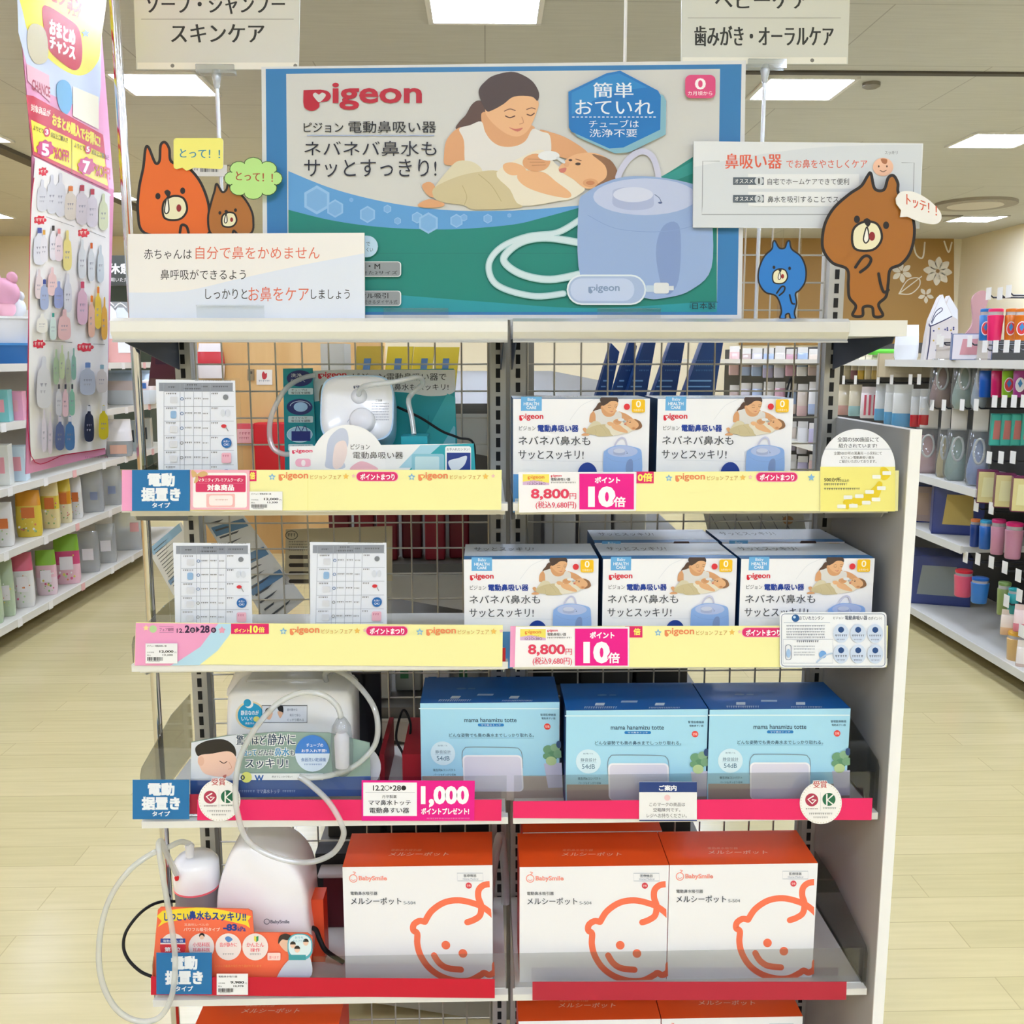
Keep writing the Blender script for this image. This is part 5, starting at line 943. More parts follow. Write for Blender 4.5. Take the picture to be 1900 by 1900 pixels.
MB().tube([(BX, BY0-.01, BZ1+.004), (BX, BY1+.01, BZ1+.004)], .006, M('#e8e8e6', .3), 10).build('top_rail', bt)
for y in (BY0+.03, BY1-.03): MB().tube([(BX, y, BZ1+.004), (BX, y, CEIL)], .0012, M('#d8d8d6', .4), 6).build('hanging_thread', bt)
# ------------------------------------------------------------------ the long centre gondola behind the display
DK = M('#3a3a3a', .55, .2); DG = M('#6f6d68', .5, .2)
cg = thing('aisle_gondola', (.05, 4.6, 0), 'dark centre gondola running away behind the wire grid', 'shop shelving')
MB().box(.028, .072, 1.98, 7.1, 0, 1.60, M('#2c2b2a', .6)).build('back_panel', cg)
MB().box(.005, .095, 1.95, 1.98, 0, 1.60, M('#8d897f', .5)).build('end_post', cg)
CGZ = (.10, .40, .72, 1.03, 1.36)
for z in CGZ:
    for s_ in (-1, 1):
        x0, x1 = (.028, -.37) if s_ < 0 else (.072, .47)
        MB().box(min(x0, x1), max(x0, x1), 1.97, 7.1, z-.025, z, DG).build('shelf_board', cg)
        MB().prism([(x0, 1.955, z-.02), (x1, 1.955, z-.02), (x1, 1.955, z-.035), (x0, 1.955, z-.11)], (0, .003, 0), M('#b9b7b0', .4, .2)).build('shelf_bracket', cg)
def put(name, label, cat, group, loc, mb): return tag(mb.build(name, loc=loc), label, cat, group)
# leaning yellow packs, near left end of the top level
for k, (x0, x1) in enumerate(((652, 700), (705, 752), (752, 790), (792, 838))):
    p0, p1 = at(x0, 715, 2.05), at(x1, 640, 2.05); z = CGZ[4]; Y = 2.03+.05*k
    m = MB().hexa([(p0.x, Y, z+.001), (p1.x, Y, z+.001), (p1.x, Y+.03, z+.001), (p0.x, Y+.03, z+.001), (p0.x+.012, Y+.03, z+.115), (p1.x+.012, Y+.03, z+.115), (p1.x+.012, Y+.05, z+.115), (p0.x+.012, Y+.05, z+.115)], M('#d0b62a' if k else '#b89a32', .3))
    m.hexa([(p0.x+.022, Y-.002, z+.03), (p0.x+.036, Y-.002, z+.03), (p0.x+.036, Y+.001, z+.03), (p0.x+.022, Y+.001, z+.03), (p0.x+.028, Y+.02, z+.09), (p0.x+.042, Y+.02, z+.09), (p0.x+.042, Y+.026, z+.09), (p0.x+.028, Y+.026, z+.09)], M('#4a6a8c', .4))
    put('yellow_pack', f'leaning yellow pack behind the wire grid above the teal stand, {["first", "second", "third", "fourth"][k]} from its left', 'pack', 'yellow packs behind the grid', (p0.x, Y, z), m)
p0, p1 = at(608, 705, 2.1), at(648, 640, 2.1); m = MB().box(p0.x, p1.x, 2.02, 2.12, CGZ[4]+.001, CGZ[4]+.12, M('#e6e6e2', .4)); m.box(p0.x+.004, p1.x, 2.018, 2.02, CGZ[4]+.02, CGZ[4]+.05, M('#33302c', .4))
put('white_carton', 'white carton with dark band behind the wire grid beside the yellow packs', 'carton', None, (p0.x, 2.05, CGZ[4]), m)
# five leaning dark blue boxes on the right of the top level
OM = M('#123a72', .35); OMT = M('#0d2a56', .4)
for k in range(5):
    x0, x1 = [(1105, 1148), (1135, 1180), (1160, 1215), (1208, 1270), (1265, 1342)][k]; Y = 2.28-.05*k; z = CGZ[4]; h = .125+.012*k
    pa, pb_ = at(x0, 735, Y), at(x1, 735, Y); L_ = .035+.006*k
    m = MB().hexa([(pa.x, Y, z+.001), (pb_.x-.02, Y, z+.001), (pb_.x-.02, Y+.04, z+.001), (pa.x, Y+.04, z+.001), (pa.x+L_, Y, z+h), (pb_.x, Y, z+h-.02), (pb_.x, Y+.04, z+h-.02), (pa.x+L_, Y+.04, z+h)], OM)
    a = Art(m, (0, Y-.0005, 0), FRONT)
    for j in range(3): a.fuzz(x0+24+j, 668+9*j, min(x1-10, x0+62), 671+9*j, '#4f7fb4')
    a.rect(x0+14, 705, x1-22, 708, '#6f9fd0'); a.rect(x0+10, 716, x1-24, 718.5, '#6f9fd0')
    put('blue_box', f'leaning dark blue box behind the wire grid, {["first", "second", "third", "fourth", "last and largest"][k]} from the centre uprights', 'box', 'dark blue boxes behind the grid', (pa.x, Y, z), m)
for z, n, cols, nm, lab in ((CGZ[3], 6, ('#6a1420', '#8a1c2c', '#7a1826'), 'red_packet', 'dark red packet behind the grid under the yellow strip'), (CGZ[2], 4, ('#c9ccc8', '#b9beba', '#d2d4d0'), 'pale_carton', 'pale carton with a blue square behind the grid, fourth shelf height'), (CGZ[3], 3, ('#d8d8d6', '#c2c2c0', '#cfcfcc'), 'grey_carton', 'grey carton behind the grid on the right half')):
    for k in range(n):
        if nm == 'red_packet': x0 = -.33+.05*k; w, d, h, Y = .042, .05, .11, 2.0+.02*(k % 2)
        elif nm == 'pale_carton': x0 = -.27+.065*k; w, d, h, Y = .058, .06, .14, 2.02+.05*(k % 2)
        else: x0 = .12+.075*k; w, d, h, Y = .068, .1, .15, 2.02
        m = MB().box(x0, x0+w, Y, Y+d, z+.001, z+h, M(cols[k % 3], .35), .004)
        if nm == 'pale_carton': m.box(x0+.012, x0+.03, Y-.001, Y, z+.03, z+.05, M(('#2f6fa8', '#3a8a5a')[k % 2], .4))
        put(nm, f'{lab}, {["first", "second", "third", "fourth", "fifth", "sixth"][k]} from left', 'pack', nm.replace('_', ' ')+'s behind the grid', (x0, Y, z), m)
# tilted leaflets clipped behind the grid
def leaflet(px, Y, label, bands, name='leaflet'):
    m = MB(); a = board(m, px, Y, .0008, '#dcdcd8', '#cfcfca'); a.STEP = .0001
    (ax_, ay_), (bx_, by_), (cx_, cy_), (dx_, dy_) = px
    lp = lambda u, v: ((ax_*(1-u)+bx_*u)*(1-v)+(dx_*(1-u)+cx_*u)*v, (ay_*(1-u)+by_*u)*(1-v)+(dy_*(1-u)+cy_*u)*v)
    for v0, v1, c_ in bands: a.poly([lp(.06, v0), lp(.94, v0), lp(.94, v1), lp(.06, v1)], c_)
    for k in range(14):
        v_ = .08+k*.065; a.poly([lp(.12, v_), lp(.3+.5*random.random(), v_), lp(.3+.4*random.random(), v_+.015), lp(.12, v_+.015)], '#55585c')
    put(name, label, 'leaflet', None, at(cx_, cy_, Y), m)
leaflet([(274, 1020), (336, 968), (372, 1050), (322, 1105)], 1.80, 'tilted white leaflet with blue band behind the chrome pole, third shelf height', ((.0, .16, '#8fb4d0'), (.72, .82, '#6f94c0')))
leaflet([(372, 955), (440, 940), (566, 1112), (500, 1165)], 1.80, 'long tilted white leaflet with blue bands between the two table cards', ((.12, .2, '#5f86ac'), (.42, .5, '#5f86ac'), (.66, .73, '#5f86ac')))
m = MB(); a = board(m, [(530, 982), (728, 976), (728, 1078), (528, 1085)], 1.80, .0008, '#b9ac8c', '#a89b7c'); a.line(ell(541, 993, 11, 8), 1.2, '#222', sm=False, closed=True); a.fuzz(534, 990, 548, 996, '#222')
for k in range(4): a.fuzz(536, 1004+5*k, 578, 1007+5*k, '#333'); a.rr(536, 1030+15*k, 580, 1037+15*k, 3, '#33281c')
put('paper_notice', 'beige handwritten notice sheet behind the grid above the second table card', 'notice', None, at(630, 1085, 1.8), m)
m = MB(); a = board(m, [(1305, 952), (1490, 952), (1500, 1010), (1320, 1012)], 1.80, .0008, '#cfcdba', '#b9b7a4')
for k in range(7): a.line([(1320+22*k, 958), (1345+22*k, 1005)], 1.5, '#8a867a', sm=False)
a.ell(1462, 965, 10, 8, '#b98a5a'); put('paper_notice', 'cream notice sheet behind the grid at the right above the aspirator boxes', 'notice', None, at(1400, 1012, 1.8), m)
m = MB(); a = board(m, [(275, 716), (283, 644), (325, 664), (341, 716)], 1.79, .002, '#5c2a3c', '#4a2030'); a.rect(288, 660, 322, 676, '#43203a'); put('plum_card', 'plum coloured shaped card behind the grid at the upper left corner', 'card', None, at(308, 716, 1.79), m)
m = MB(); q = at(392, 702, 7.14); m.loft((q.x, 7.15, q.z), 0, [(0, .09, .03), (.1, .1, .045), (.19, .09, .03), (.25, .08, .004)], [M('#e6dcd8', .3), M('#c8323a', .3), M('#e6dcd8', .3)], 3); put('white_pouch', 'white pouch with red bands hanging on the wood partition', 'pouch', None, q, m)
# things by the wood partition
m = MB(); q = at(465, 695, 7.19); a = board(m, rectpx(459, 685, 471, 706), 7.185, .014, '#8d7a5c', '#7a6848'); a.rect(462, 689, 468, 694, '#4a4032'); put('wall_switch', 'small brown wall switch on the wood partition', 'switch', None, q, m)
m = MB(); a = board(m, rectpx(476, 686, 505, 714), 7.194, .005, '#e6ded2', '#d0c8bc'); a.poly(sm2([(487, 702), (486, 694), (489, 689), (492, 693), (495, 692), (495, 700), (491, 704)]), '#b8323a'); a.fuzz(480, 705, 501, 709, '#999'); put('wall_notice', 'small white notice with red mark on the wood partition', 'notice', None, at(490, 700, 7.19), m)
q0, q1 = at(476, 940, 7.05), at(532, 785, 7.05); put('red_cabinet', 'red cabinet fixed low on the wood partition', 'cabinet', None, (q0.x, 7.1, q0.z), MB().box(q0.x, q1.x, 7.05, 7.199, q0.z, q1.z, M('#c3141c', .5), .01))
q0, q1 = at(440, 822, 7.17), at(470, 786, 7.17); m = MB(); a = board(m, rectpx(440, 786, 470, 822), 7.17, .03, '#e6a8a8', '#c88'); a.rect(440, 786, 470, 796, '#d8505c'); a.fuzz(444, 802, 466, 807, '#b8606a'); a.fuzz(444, 811, 462, 815, '#b8606a'); put('pink_poster', 'pink and red notice beside the red cabinet on the wood partition', 'notice', None, q0, m)
for sd, x0 in (('left', -.355), ('right', .085)):  # near-black cartons added to make the lower levels behind the grid dark
    for z, h, nm in ((CGZ[0], .27, 'lowest'), (CGZ[1], .28, 'second'), (CGZ[2], .24, 'third')):
        if sd == 'left' and z == CGZ[2]: continue
        for k in range(3):
            w = .118; y = 2.10 if (z == CGZ[2]) else 2.02+.02*(k % 2)
            put('filler_carton', f'added dark carton behind the grid, {nm} level on the {sd} side, {["first", "second", "third"][k]} from left', 'carton', 'dark cartons behind the grid', (x0+.125*k, y, z), MB().box(x0+.125*k, x0+.125*k+w, y, y+.3, z+.001, z+h-.02*(k % 2), M(('#2f2e2c', '#3a3835', '#282726')[k], .5), .004))
# ------------------------------------------------------------------ left aisle
LX = -2.38; LZ = (.14, .50, .81, 1.13, 1.42)
lg = thing('aisle_gondola', (LX-.3, 5.2, 0), 'left aisle gondola full of bagged baby goods', 'shop shelving')
MB().box(LX-.55, LX-.50, 3.4, 7.6, 0, 1.75, M('#c9c5ba', .5)).build('back_panel', lg)
for z in LZ:
    MB().box(LX-.50, LX-.01, 3.4, 7.6, z-.03, z, M('#d4d0c4', .45)).build('shelf_board', lg)
    MB().box(LX-.01, LX, 3.4, 7.6, z-.035, z+.004, M('#dedbd0', .35)).build('price_rail', lg)
    for k in range(9): y = 3.9+.42*k+.1*random.random(); MB().box(LX, LX+.002, y, y+.05, z-.04, z+.002, M(('#f0eee8', '#e8b4b0', '#f0eee8')[k % 3], .4)).build('price_tag', lg)
for y in (3.9, 5.2, 6.5): MB().box(LX-.40, LX-.34, y, y+.06, 0, .11, GREY).build('foot', lg)
def face(p): d = (CAM-Vector(p)).normalized(); return math.atan2(d.x, -d.y)
FILM = clear('#f2f4f4', .05, .08, .35, '#d9dadc'); FILM2 = clear('#f2f4f4', .05, .06, .12, '#d9dadc')
def pouch(name, label, cat, group, X, z, px, mats, dep=.035, e=3.0, top=.004, parts=()):
    """stand-up bag on a shelf; px = its outline in the photo"""
    x0, y0, x1, y1 = px; p = atX((x0+x1)/2, (y0+y1)/2, X); Dp = (p-CAM).dot(FWD); w, h = (x1-x0)*Dp/1800/2, (y1-y0)*Dp/1800
    b = Vector((p.x, p.y, z if z is not None else atX((x0+x1)/2, y1, X).z)); r = face(b)*.7
    t = thing(name, b, label, cat, group); n = len(mats); b = b+Vector((0, 0, .001))
    S_ = [(0, w*.9, dep*.9), (.12, w, dep), (.38, w, dep), (.42, w, dep), (.66, w*.97, dep*.8), (.70, w*.97, dep*.75), (.92, w*.93, dep*.25), (1, w*.92, top)]
    MB().loft(b, r, [(q[0]*h,)+q[1:] for q in S_], [mats[0], mats[0], mats[0], mats[min(1, n-1)], mats[min(1, n-1)], mats[-1], mats[-1]], e, 20).build('bag', t)
    R_ = Matrix.Rotation(r, 3, 'Z'); parts = list(parts)
    if 'refill' in name:
        m = MB()
        for k in range(16):
            u, v_ = random.uniform(-.72, .72), random.uniform(.1, .62); q = b+R_ @ Vector((u*w, -dep*(1.01-.35*max(0, v_-.38)*2)-.002, v_*h)); rr = w*random.uniform(.05, .11)
            m.prism([q+R_ @ Vector((rr*math.cos(a0), 0, rr*1.2*math.sin(a0))) for a0 in [2*math.pi*i/8 for i in range(8)]], R_ @ Vector((0, .004, 0)), M(random.choice(('#d86a8a', '#e8d86a', '#f4f0ec', '#8ab06a', '#e0905a', '#b8d0a0')), .4))
        m.build('printed_marking', t)
        MB().loft(b+Vector((0, 0, h*.995)), r, [(0, w*.9, .006), (h*.04, w*.92, .004), (h*.05, w*.9, .002)], mats[-1], 4, 16).build('sealed_top', t)
    for nm, u, v_, pw, ph, c_ in parts:
        q = b+R_ @ Vector((u*w, -dep*1.02-.001, v_*h)); m = MB()
        cs = [q+R_ @ Vector((sx*pw*w, 0, sz*ph*h)) for sx, sz in ((-1, -1), (1, -1), (1, 1), (-1, 1))]; m.prism(cs, R_ @ Vector((0, .002, 0)), M(c_, .4)); m.build(nm, t)
    return t
G = 'bagged goods on the left aisle shelves'
PW_ = M('#e4e2dc', .3); PG = M('#b9c9a8', .3); PK = M('#e8bcc4', .3); HOTP = M('#cf4f78', .3); LIME = M('#8ab83a', .35); ORG = M('#e09a2c', .3); YL = M('#e2c64a', .3)
for a_ in (
    ('refill_pouch', 'pale green leaf-print refill pouch at the left frame edge on the lowest shelf', (0, 1052, 26, 1152), (PG,)),
    ('refill_pouch', 'pale green refill pouch beside the pink-topped one on the lowest shelf', (-30, 1060, 3, 1165), (PG,)),
    ('refill_pouch', 'white refill pouch with pink top on the lowest left shelf', (25, 1036, 62, 1134), (PW_, PW_, M('#d86a80', .3))),
    ('refill_pouch', 'white and pink refill pouch with lime top on the lowest left shelf', (68, 1024, 104, 1104), (M('#e8d0d4', .3), PK, LIME)),
    ('refill_pouch', 'hot pink refill pouch with lime top on the lowest left shelf', (102, 1002, 147, 1090), (PK, HOTP, LIME)),
    ('bagged_item', 'white film-wrapped bag right of the hot pink pouch', (146, 1000, 184, 1076), (FILM,)),
    ('bagged_item', 'white film-wrapped bag in the middle of the lowest left shelf', (180, 990, 216, 1062), (FILM,)),
    ('bagged_item', 'clear wrapped bag with pink tag at the far end of lowest shelf', (212, 958, 272, 1044), (FILM,))):
    pouch(a_[0], a_[1], 'bag' if 'item' in a_[0] else 'pouch', G, LX-.09, LZ[0], a_[2], a_[3], parts=(('label', .3, .5, .25, .1, '#e6a8a4'),) if 'tag' in a_[1] else (('label', 0, .45, .5, .14, '#f4eef0'),))
for a_ in (
    ('refill_pouch', 'white print refill pouch at the left frame edge, second shelf up', (-8, 938, 24, 1016), (PW_,)),
    ('refill_pouch', 'yellow refill pouch with orange top on the left aisle shelf', (32, 922, 76, 1004), (YL, YL, ORG)),
    ('refill_pouch', 'pale yellow refill pouch with orange window on the left aisle shelf', (78, 910, 110, 996), (M('#e8d69a', .3), YL, M('#ecd9a0', .3))),
    ('refill_pouch', 'orange and cream refill pouch on the left aisle shelf', (106, 900, 132, 984), (M('#e8dcb0', .3), ORG, YL)),
    ('refill_pouch', 'slim white pouch with orange label on the left aisle shelf', (130, 893, 152, 966), (PW_,)),
    ('bagged_item', 'lilac grey film-wrapped bag on the left aisle shelf, second shelf up', (150, 886, 192, 962), (FILM,)),
    ('bagged_item', 'lilac grey film-wrapped bag at the far end of second shelf up', (182, 878, 226, 950), (FILM,))):
    pouch(a_[0], a_[1], 'bag' if 'item' in a_[0] else 'pouch', G, LX-.09, LZ[1], a_[2], a_[3], parts=(('label', 0, .55, .5, .12, '#d8763a'),) if 'refill' in a_[0] else (('label', .2, .4, .3, .1, '#8a94b0'),))
for a_ in (
    ('carton', 'white leaf-print carton on the left aisle behind the banner foot', (-6, 826, 22, 900), '#dfe0d6', .81), ('carton', 'white and blue carton beside the banner foot on the left aisle', (24, 832, 52, 896), '#c9dbe4', .81),
    ('carton', 'grey carton with dark lettering beside the chrome pole', (212, 776, 236, 836), '#a8b2ae', .81), ('carton', 'grey carton with dark lettering just left of the chrome pole', (234, 774, 258, 830), '#b6bdb8', .81), ('carton', 'cream carton with dark lettering seen behind the chrome pole', (258, 772, 282, 826), '#c4c2b4', .81),
    ('carton', 'aqua storage carton at left frame edge above the white cartons', (-6, 742, 22, 800), '#7cc4c0', 1.13), ('carton', 'pink character carton at the left frame edge beside the banner', (16, 748, 48, 800), '#e69cb4', 1.13)):
    x0, y0, x1, y1 = a_[2]; p = atX((x0+x1)/2, y1, LX-.1); Dp = (p-CAM).dot(FWD); w, h = (x1-x0)*Dp/1800/2, (y1-y0)*Dp/1800; z = a_[4]+.001; r = Matrix.Rotation(face(p)*.6, 3, 'Z'); b = Vector((p.x, p.y, z))
    m = MB(); m.hexa([b+r @ Vector((sx*w, sy*.06, zz)) for zz in (0, h) for sx, sy in ((-1, -1), (1, -1), (1, 1), (-1, 1))], M(a_[3], .4))
    m.hexa([b+r @ Vector((sx*w*.5, -.0605+sy*.0004, h*.5+zz)) for zz in (-h*.2, h*.2) for sx, sy in ((-1, -1), (1, -1), (1, 1), (-1, 1))], M('#3c4446' if 'dark' in a_[1] else '#e8a0a8', .4))
    put(a_[0], a_[1], 'carton', G, b, m)
pouch('bagged_item', 'folded baby blanket in clear film above the grey cartons', 'bag', G, LX-.12, LZ[3], (200, 716, 292, 778), (M('#dfe3e4', .25, coat=.6), M('#e6d4cc', .25, coat=.6), M('#c3d4e4', .25, coat=.6)), .09, 3.2, .05, (('label', .4, .55, .2, .08, '#3a6ab0'),))
pouch('bagged_item', 'film-wrapped white set lying over the shelf edge near the pole', 'bag', G, LX-.05, LZ[2], (198, 812, 246, 880), (FILM, M('#e8e0da', .3)), .05, 3.0, .02, (('label', 0, .2, .6, .12, '#d8a890'),))
pouch('bagged_item', 'tall clear bag with salmon base beside the chrome pole', 'bag', G, LX-.12, LZ[4]-.02, (200, 596, 256, 712), (M('#e4a8a0', .2, coat=.6), M('#dfe2e0', .2, coat=.6), FILM), .07, 3.0, .01, (('label', .2, .3, .4, .1, '#f0eeea'),))
t = thing('wash_basin', atX(20, 715, LX-.2), 'blue plastic basin at the left frame edge', 'basin', None); q = atX(18, 725, LX-.2); t.location = (q.x, q.y, LZ[4]); MB().loft((q.x, q.y, LZ[4]+.001), 0, [(0, .13, .11), (.09, .16, .14), (.10, .17, .15), (.095, .15, .13), (.02, .12, .1)], M('#2a6aa8', .35), 3, 24).build('tub', t); MB().loft((q.x, q.y, LZ[4]+.098), 0, [(0, .172, .152), (.012, .172, .152)], M('#3f84bf', .35), 3, 24).build('rim', t)
t = thing('white_basket', (q.x, q.y, LZ[4]+.11), 'white plastic basket of pink toys stacked on the blue basin', 'basket'); MB().loft((q.x, q.y, LZ[4]+.111), 0, [(0, .13, .11), (.08, .15, .13), (.13, .16, .14), (.125, .15, .13), (.02, .12, .1)], M('#e2e0de', .35), 3, 24).build('tub', t); MB().loft((q.x, q.y, LZ[4]+.236), 0, [(0, .168, .148), (.012, .168, .148)], M('#efeeea', .35), 3, 24).build('rim', t)
for k, (x, y, c_, lab) in enumerate(((10, 560, '#dba0b4', 'round pink soft toy at the left frame edge above the basket'), (28, 590, '#d8dcdc', 'grey-white soft toy right of the pink one above the basket'), (14, 610, '#e6b0bc', 'small pink ball resting in the white basket'))):
    p = atX(x, y, LX-.2); p = Vector((p.x, p.y, LZ[4]+.245+(.0 if k else .06))); t = thing('soft_toy', p, lab, 'toy', 'toys in the basket'); r_ = (.075, .06, .05)[k]
    MB().loft(p, 0, [(r_*(1-math.cos(a0)), max(r_*math.sin(a0), .001), max(r_*math.sin(a0), .001)) for a0 in [math.pi*i/10 for i in range(11)]], M(c_, .7), n=18).build('body', t)
    for s_ in (-1, 1): MB().loft(p+Vector((s_*r_*.6, 0, r_*1.55)), 0, [(r_*.45*(1-math.cos(a0)), max(r_*.4*math.sin(a0), .001), max(r_*.25*math.sin(a0), .001)) for a0 in [math.pi*i/6 for i in range(7)]], M(c_, .7), n=12).build('ear', t)
# clothes hangers with bagged wear above the pole shelf
for k in range(3):
    x = 205+20*k; p = atX(x, 640, LX-.1); t = thing('hanging_pack', p, f'clear hanging baby-wear pack on white hanger, {["first", "second", "third"][k]} left of the chrome pole', 'pack', 'hanging packs on the left aisle')
    t.location.z = 1.50; b = Vector((p.x, p.y+.03*k, 1.60)); MB().loft(b, face(b)*.6, [(0, .05, .012), (.05, .055, .02), (.15, .05, .015), (.19, .02, .006)], M(('#dfe3e2', '#d9dde0', '#e6e2de')[k], .25, coat=.5), 3).build('bag', t)
    MB().tube(smooth([b+Vector((-.04, 0, .19)), b+Vector((0, 0, .22)), b+Vector((.04, 0, .19))], False, 6), .004, M('#eceae6', .4), 6).build('hanger', t); MB().tube([b+Vector((0, 0, .22)), b+Vector((-.41, 0, .24))], .003, CHROME, 6).build('hook', t)
# rest-room board beyond the left aisle
m = MB(); a = board(m, rectpx(198, 474, 268, 530), 10.2, .06, '#3c403c', '#333'); a.text('休憩室', 200, 489, 268, 508, '#e8e8e4', .03); a.text('ご利用いただけます', 190, 515, 262, 523, '#dcdcd8'); m.box(*[v for q in ((at(205, 480, 10.2).x, at(206, 480, 10.2).x), (10.22, 10.23), (at(205, 480, 10.2).z, CEIL)) for v in q], M('#888')); put('rest_room_sign', 'charcoal rest room sign board beyond the left aisle', 'sign', None, at(233, 530, 10.2), m)
q0, q1 = at(190, 700, 12.9), at(300, 480, 12.9); struct(MB().box(q0.x, q1.x, 12.9, 12.99, 0, q1.z, M('#39453a', .6)).build('wall_niche'), 'dark green recess wall under the rest room sign')
# ------------------------------------------------------------------ right aisle
RX = 2.29; RZ = (.12, .55, .84)
rg = thing('aisle_gondola', (RX+.3, 5.6, 0), 'right aisle gondola of hanging bibs, cups and baby tableware', 'shop shelving')
MB().box(RX+.52, RX+.57, 3.3, 11.5, 0, 1.55, M('#3b3a38', .6)).build('back_panel', rg)
for z, y0 in ((RZ[0], 3.3), (RZ[1], 4.55), (RZ[2], 4.45), (1.44, 3.3)):
    MB().box(RX+.01, RX+.52, y0, 11.5, z-.03, z, M('#d0cec6', .45)).build('shelf_board', rg); MB().box(RX, RX+.01, y0, 11.5, z-.035, z+.003, M('#dad8d0', .35)).build('price_rail', rg)
for y in (3.6, 4.9, 6.4, 8.0): MB().box(RX+.14, RX+.2, y, y+.06, 0, .09, GREY).build('foot', rg)
PEG = M('#26262a', .4); TAGW = M('#eceae4', .4)
def peg(x, y, X=RX+.03):
    """display hook from the back panel ending in a white price tag"""
    p = atX(x, y, X); m = MB(); m.tube([p+Vector((.48, 0, .0)), p+Vector((.02, 0, .0)), p+Vector((0, 0, .015))], .004, PEG, 6); hk = m.build('peg_hook', rg)
    MB().box(p.x-.004, p.x-.002, p.y-.022, p.y+.022, p.z-.01, p.z+.045, TAGW).build('price_tag', hk); return p
GR = 'hanging goods on the right aisle'
def pack(name, label, cat, px, cols, X=RX+.06, dep=.016, film=False, stripe=None):
    """hanging pack: header card, bag and hang hole"""
    x0, y0, x1, y1 = px; c_ = atX((x0+x1)/2, y1, X); Dp = (c_-CAM).dot(FWD); w, h = (x1-x0)*Dp/1800/2, (y1-y0)*Dp/1800; r = face(c_)*.85
    t = thing(name, c_, label, cat, GR); body = [M(k, .25, coat=.4) for k in cols]
    MB().loft(c_, r, [(0, w*.94, dep*.5), (h*.06, w, dep), (h*.28, w, dep), (h*.32, w, dep), (h*.75, w*.97, dep*.8), (h*.8, w*.95, dep*.4)], [body[0], body[0], body[0], body[min(1, len(body)-1)], body[min(1, len(body)-1)]], 4.5, 20).build('pack_body', t)
    MB().loft(c_+Vector((0, 0, h*.8)), r, [(0, w*.95, .0015), (h*.2, w*.93, .0015)], body[-1], 8, 20).build('header_card', t)
    if stripe:
        R_ = Matrix.Rotation(r, 3, 'Z'); m = MB()
        for u in (-.5, 0, .5): m.prism([c_+R_ @ Vector((u*w+sx*w*.12, -dep-.0015, h*v)) for sx, v in ((-1, .1), (1, .1), (1, .74), (-1, .74))], R_ @ Vector((0, .001, 0)), M(stripe, .4))
        m.build('printed_stripes', t)
    return t
def bib(label, px, col, X=RX+.08, card='#d9d2c4'):
    x0, y0, x1, y1 = px; c_ = atX((x0+x1)/2, y1, X); Dp = (c_-CAM).dot(FWD); w, h = (x1-x0)*Dp/1800/2, (y1-y0)*Dp/1800; r = face(c_)*.75; R_ = Matrix.Rotation(r, 3, 'Z')
    t = thing('bib_pack', c_, label, 'bib', 'bagged bibs on the right aisle'); hb = h*.62
    MB().loft(c_+Vector((0, 0, .004)), r, [(0, w*.6, .02), (hb*.12, w*.85, .04), (hb*.3, w*.88, .035), (hb*.5, w*.75, .018), (hb*.72, w*.55, .012), (hb*.95, w*.4, .008)], M(col, .45), 2.6, 24).build('bib', t)
    ring = [c_+R_ @ Vector((w*.42*math.cos(a0), -.022, hb*.72+hb*.26*math.sin(a0))) for a0 in [2*math.pi*k/20 for k in range(21)]]; MB().tube(ring, .006, M('#dcdcd6', .4), 8, False).build('neck_edge', t)
    MB().loft(c_, r, [(0, w*.8, .03), (h*.1, w, .048), (h*.3, w, .045), (h*.6, w*.9, .028), (h*.72, w*.85, .01)], FILM2, 3.0, 20).build('clear_bag', t)
    MB().loft(c_+Vector((0, 0, h*.70)), r, [(0, w*.62, .0015), (h*.3, w*.62, .0015)], M(card, .5), 8, 16).build('header_card', t)
def cup(label, px, col, X=RX+.10, badge=None, lid=None, name='cup_bottle', cat='cup'):
    x0, y0, x1, y1 = px; c_ = atX((x0+x1)/2, y1, X); Dp = (c_-CAM).dot(FWD); w, h = (x1-x0)*Dp/1800/2, (y1-y0)*Dp/1800; r = face(c_)
    t = thing(name, c_, label, cat, 'cups and bottles on the right aisle')
    MB().loft(c_, 0, [(0, w*.78, w*.78), (h*.04, w*.85, w*.85), (h*.45, w*.92, w*.92), (h*.78, w, w), (h*.80, w*.9, w*.9)], M(col, .35, coat=.3), n=24).build('body', t)
    MB().loft(c_+Vector((0, 0, h*.80)), 0, [(0, w*.88, w*.88), (h*.10, w*.88, w*.88)], clear('#f2f4f4', .05, .06, .55, '#e4e0e0'), n=24).build('neck', t)
    MB().loft(c_+Vector((0, 0, h*.90)), 0, [(0, w*.92, w*.92), (h*.08, w*.92, w*.92), (h*.1, w*.8, w*.8)], M(lid or col, .35), n=24).build('lid', t)
    if badge:
        R_ = Matrix.Rotation(r, 3, 'Z'); m = MB()
        for k, (sc, cc) in enumerate(((1, '#f0eeee'), (.86, badge))): m.prism([c_+R_ @ Vector((w*.62*sc*math.cos(a0), -w*1.02-.002-.001*k, h*.38+h*.22*sc*math.sin(a0))) for a0 in [2*math.pi*i/18 for i in range(18)]], R_ @ Vector((0, .002, 0)), M(cc, .35))
        m.prism([c_+R_ @ Vector((w*.3*u, -w*1.02-.0045, h*.42+h*.13*v)) for u, v in ((0, -1), (1, 0), (0, 1), (-1, 0))], R_ @ Vector((0, .001, 0)), M('#3a86c0', .35)); m.build('swing_badge', t)
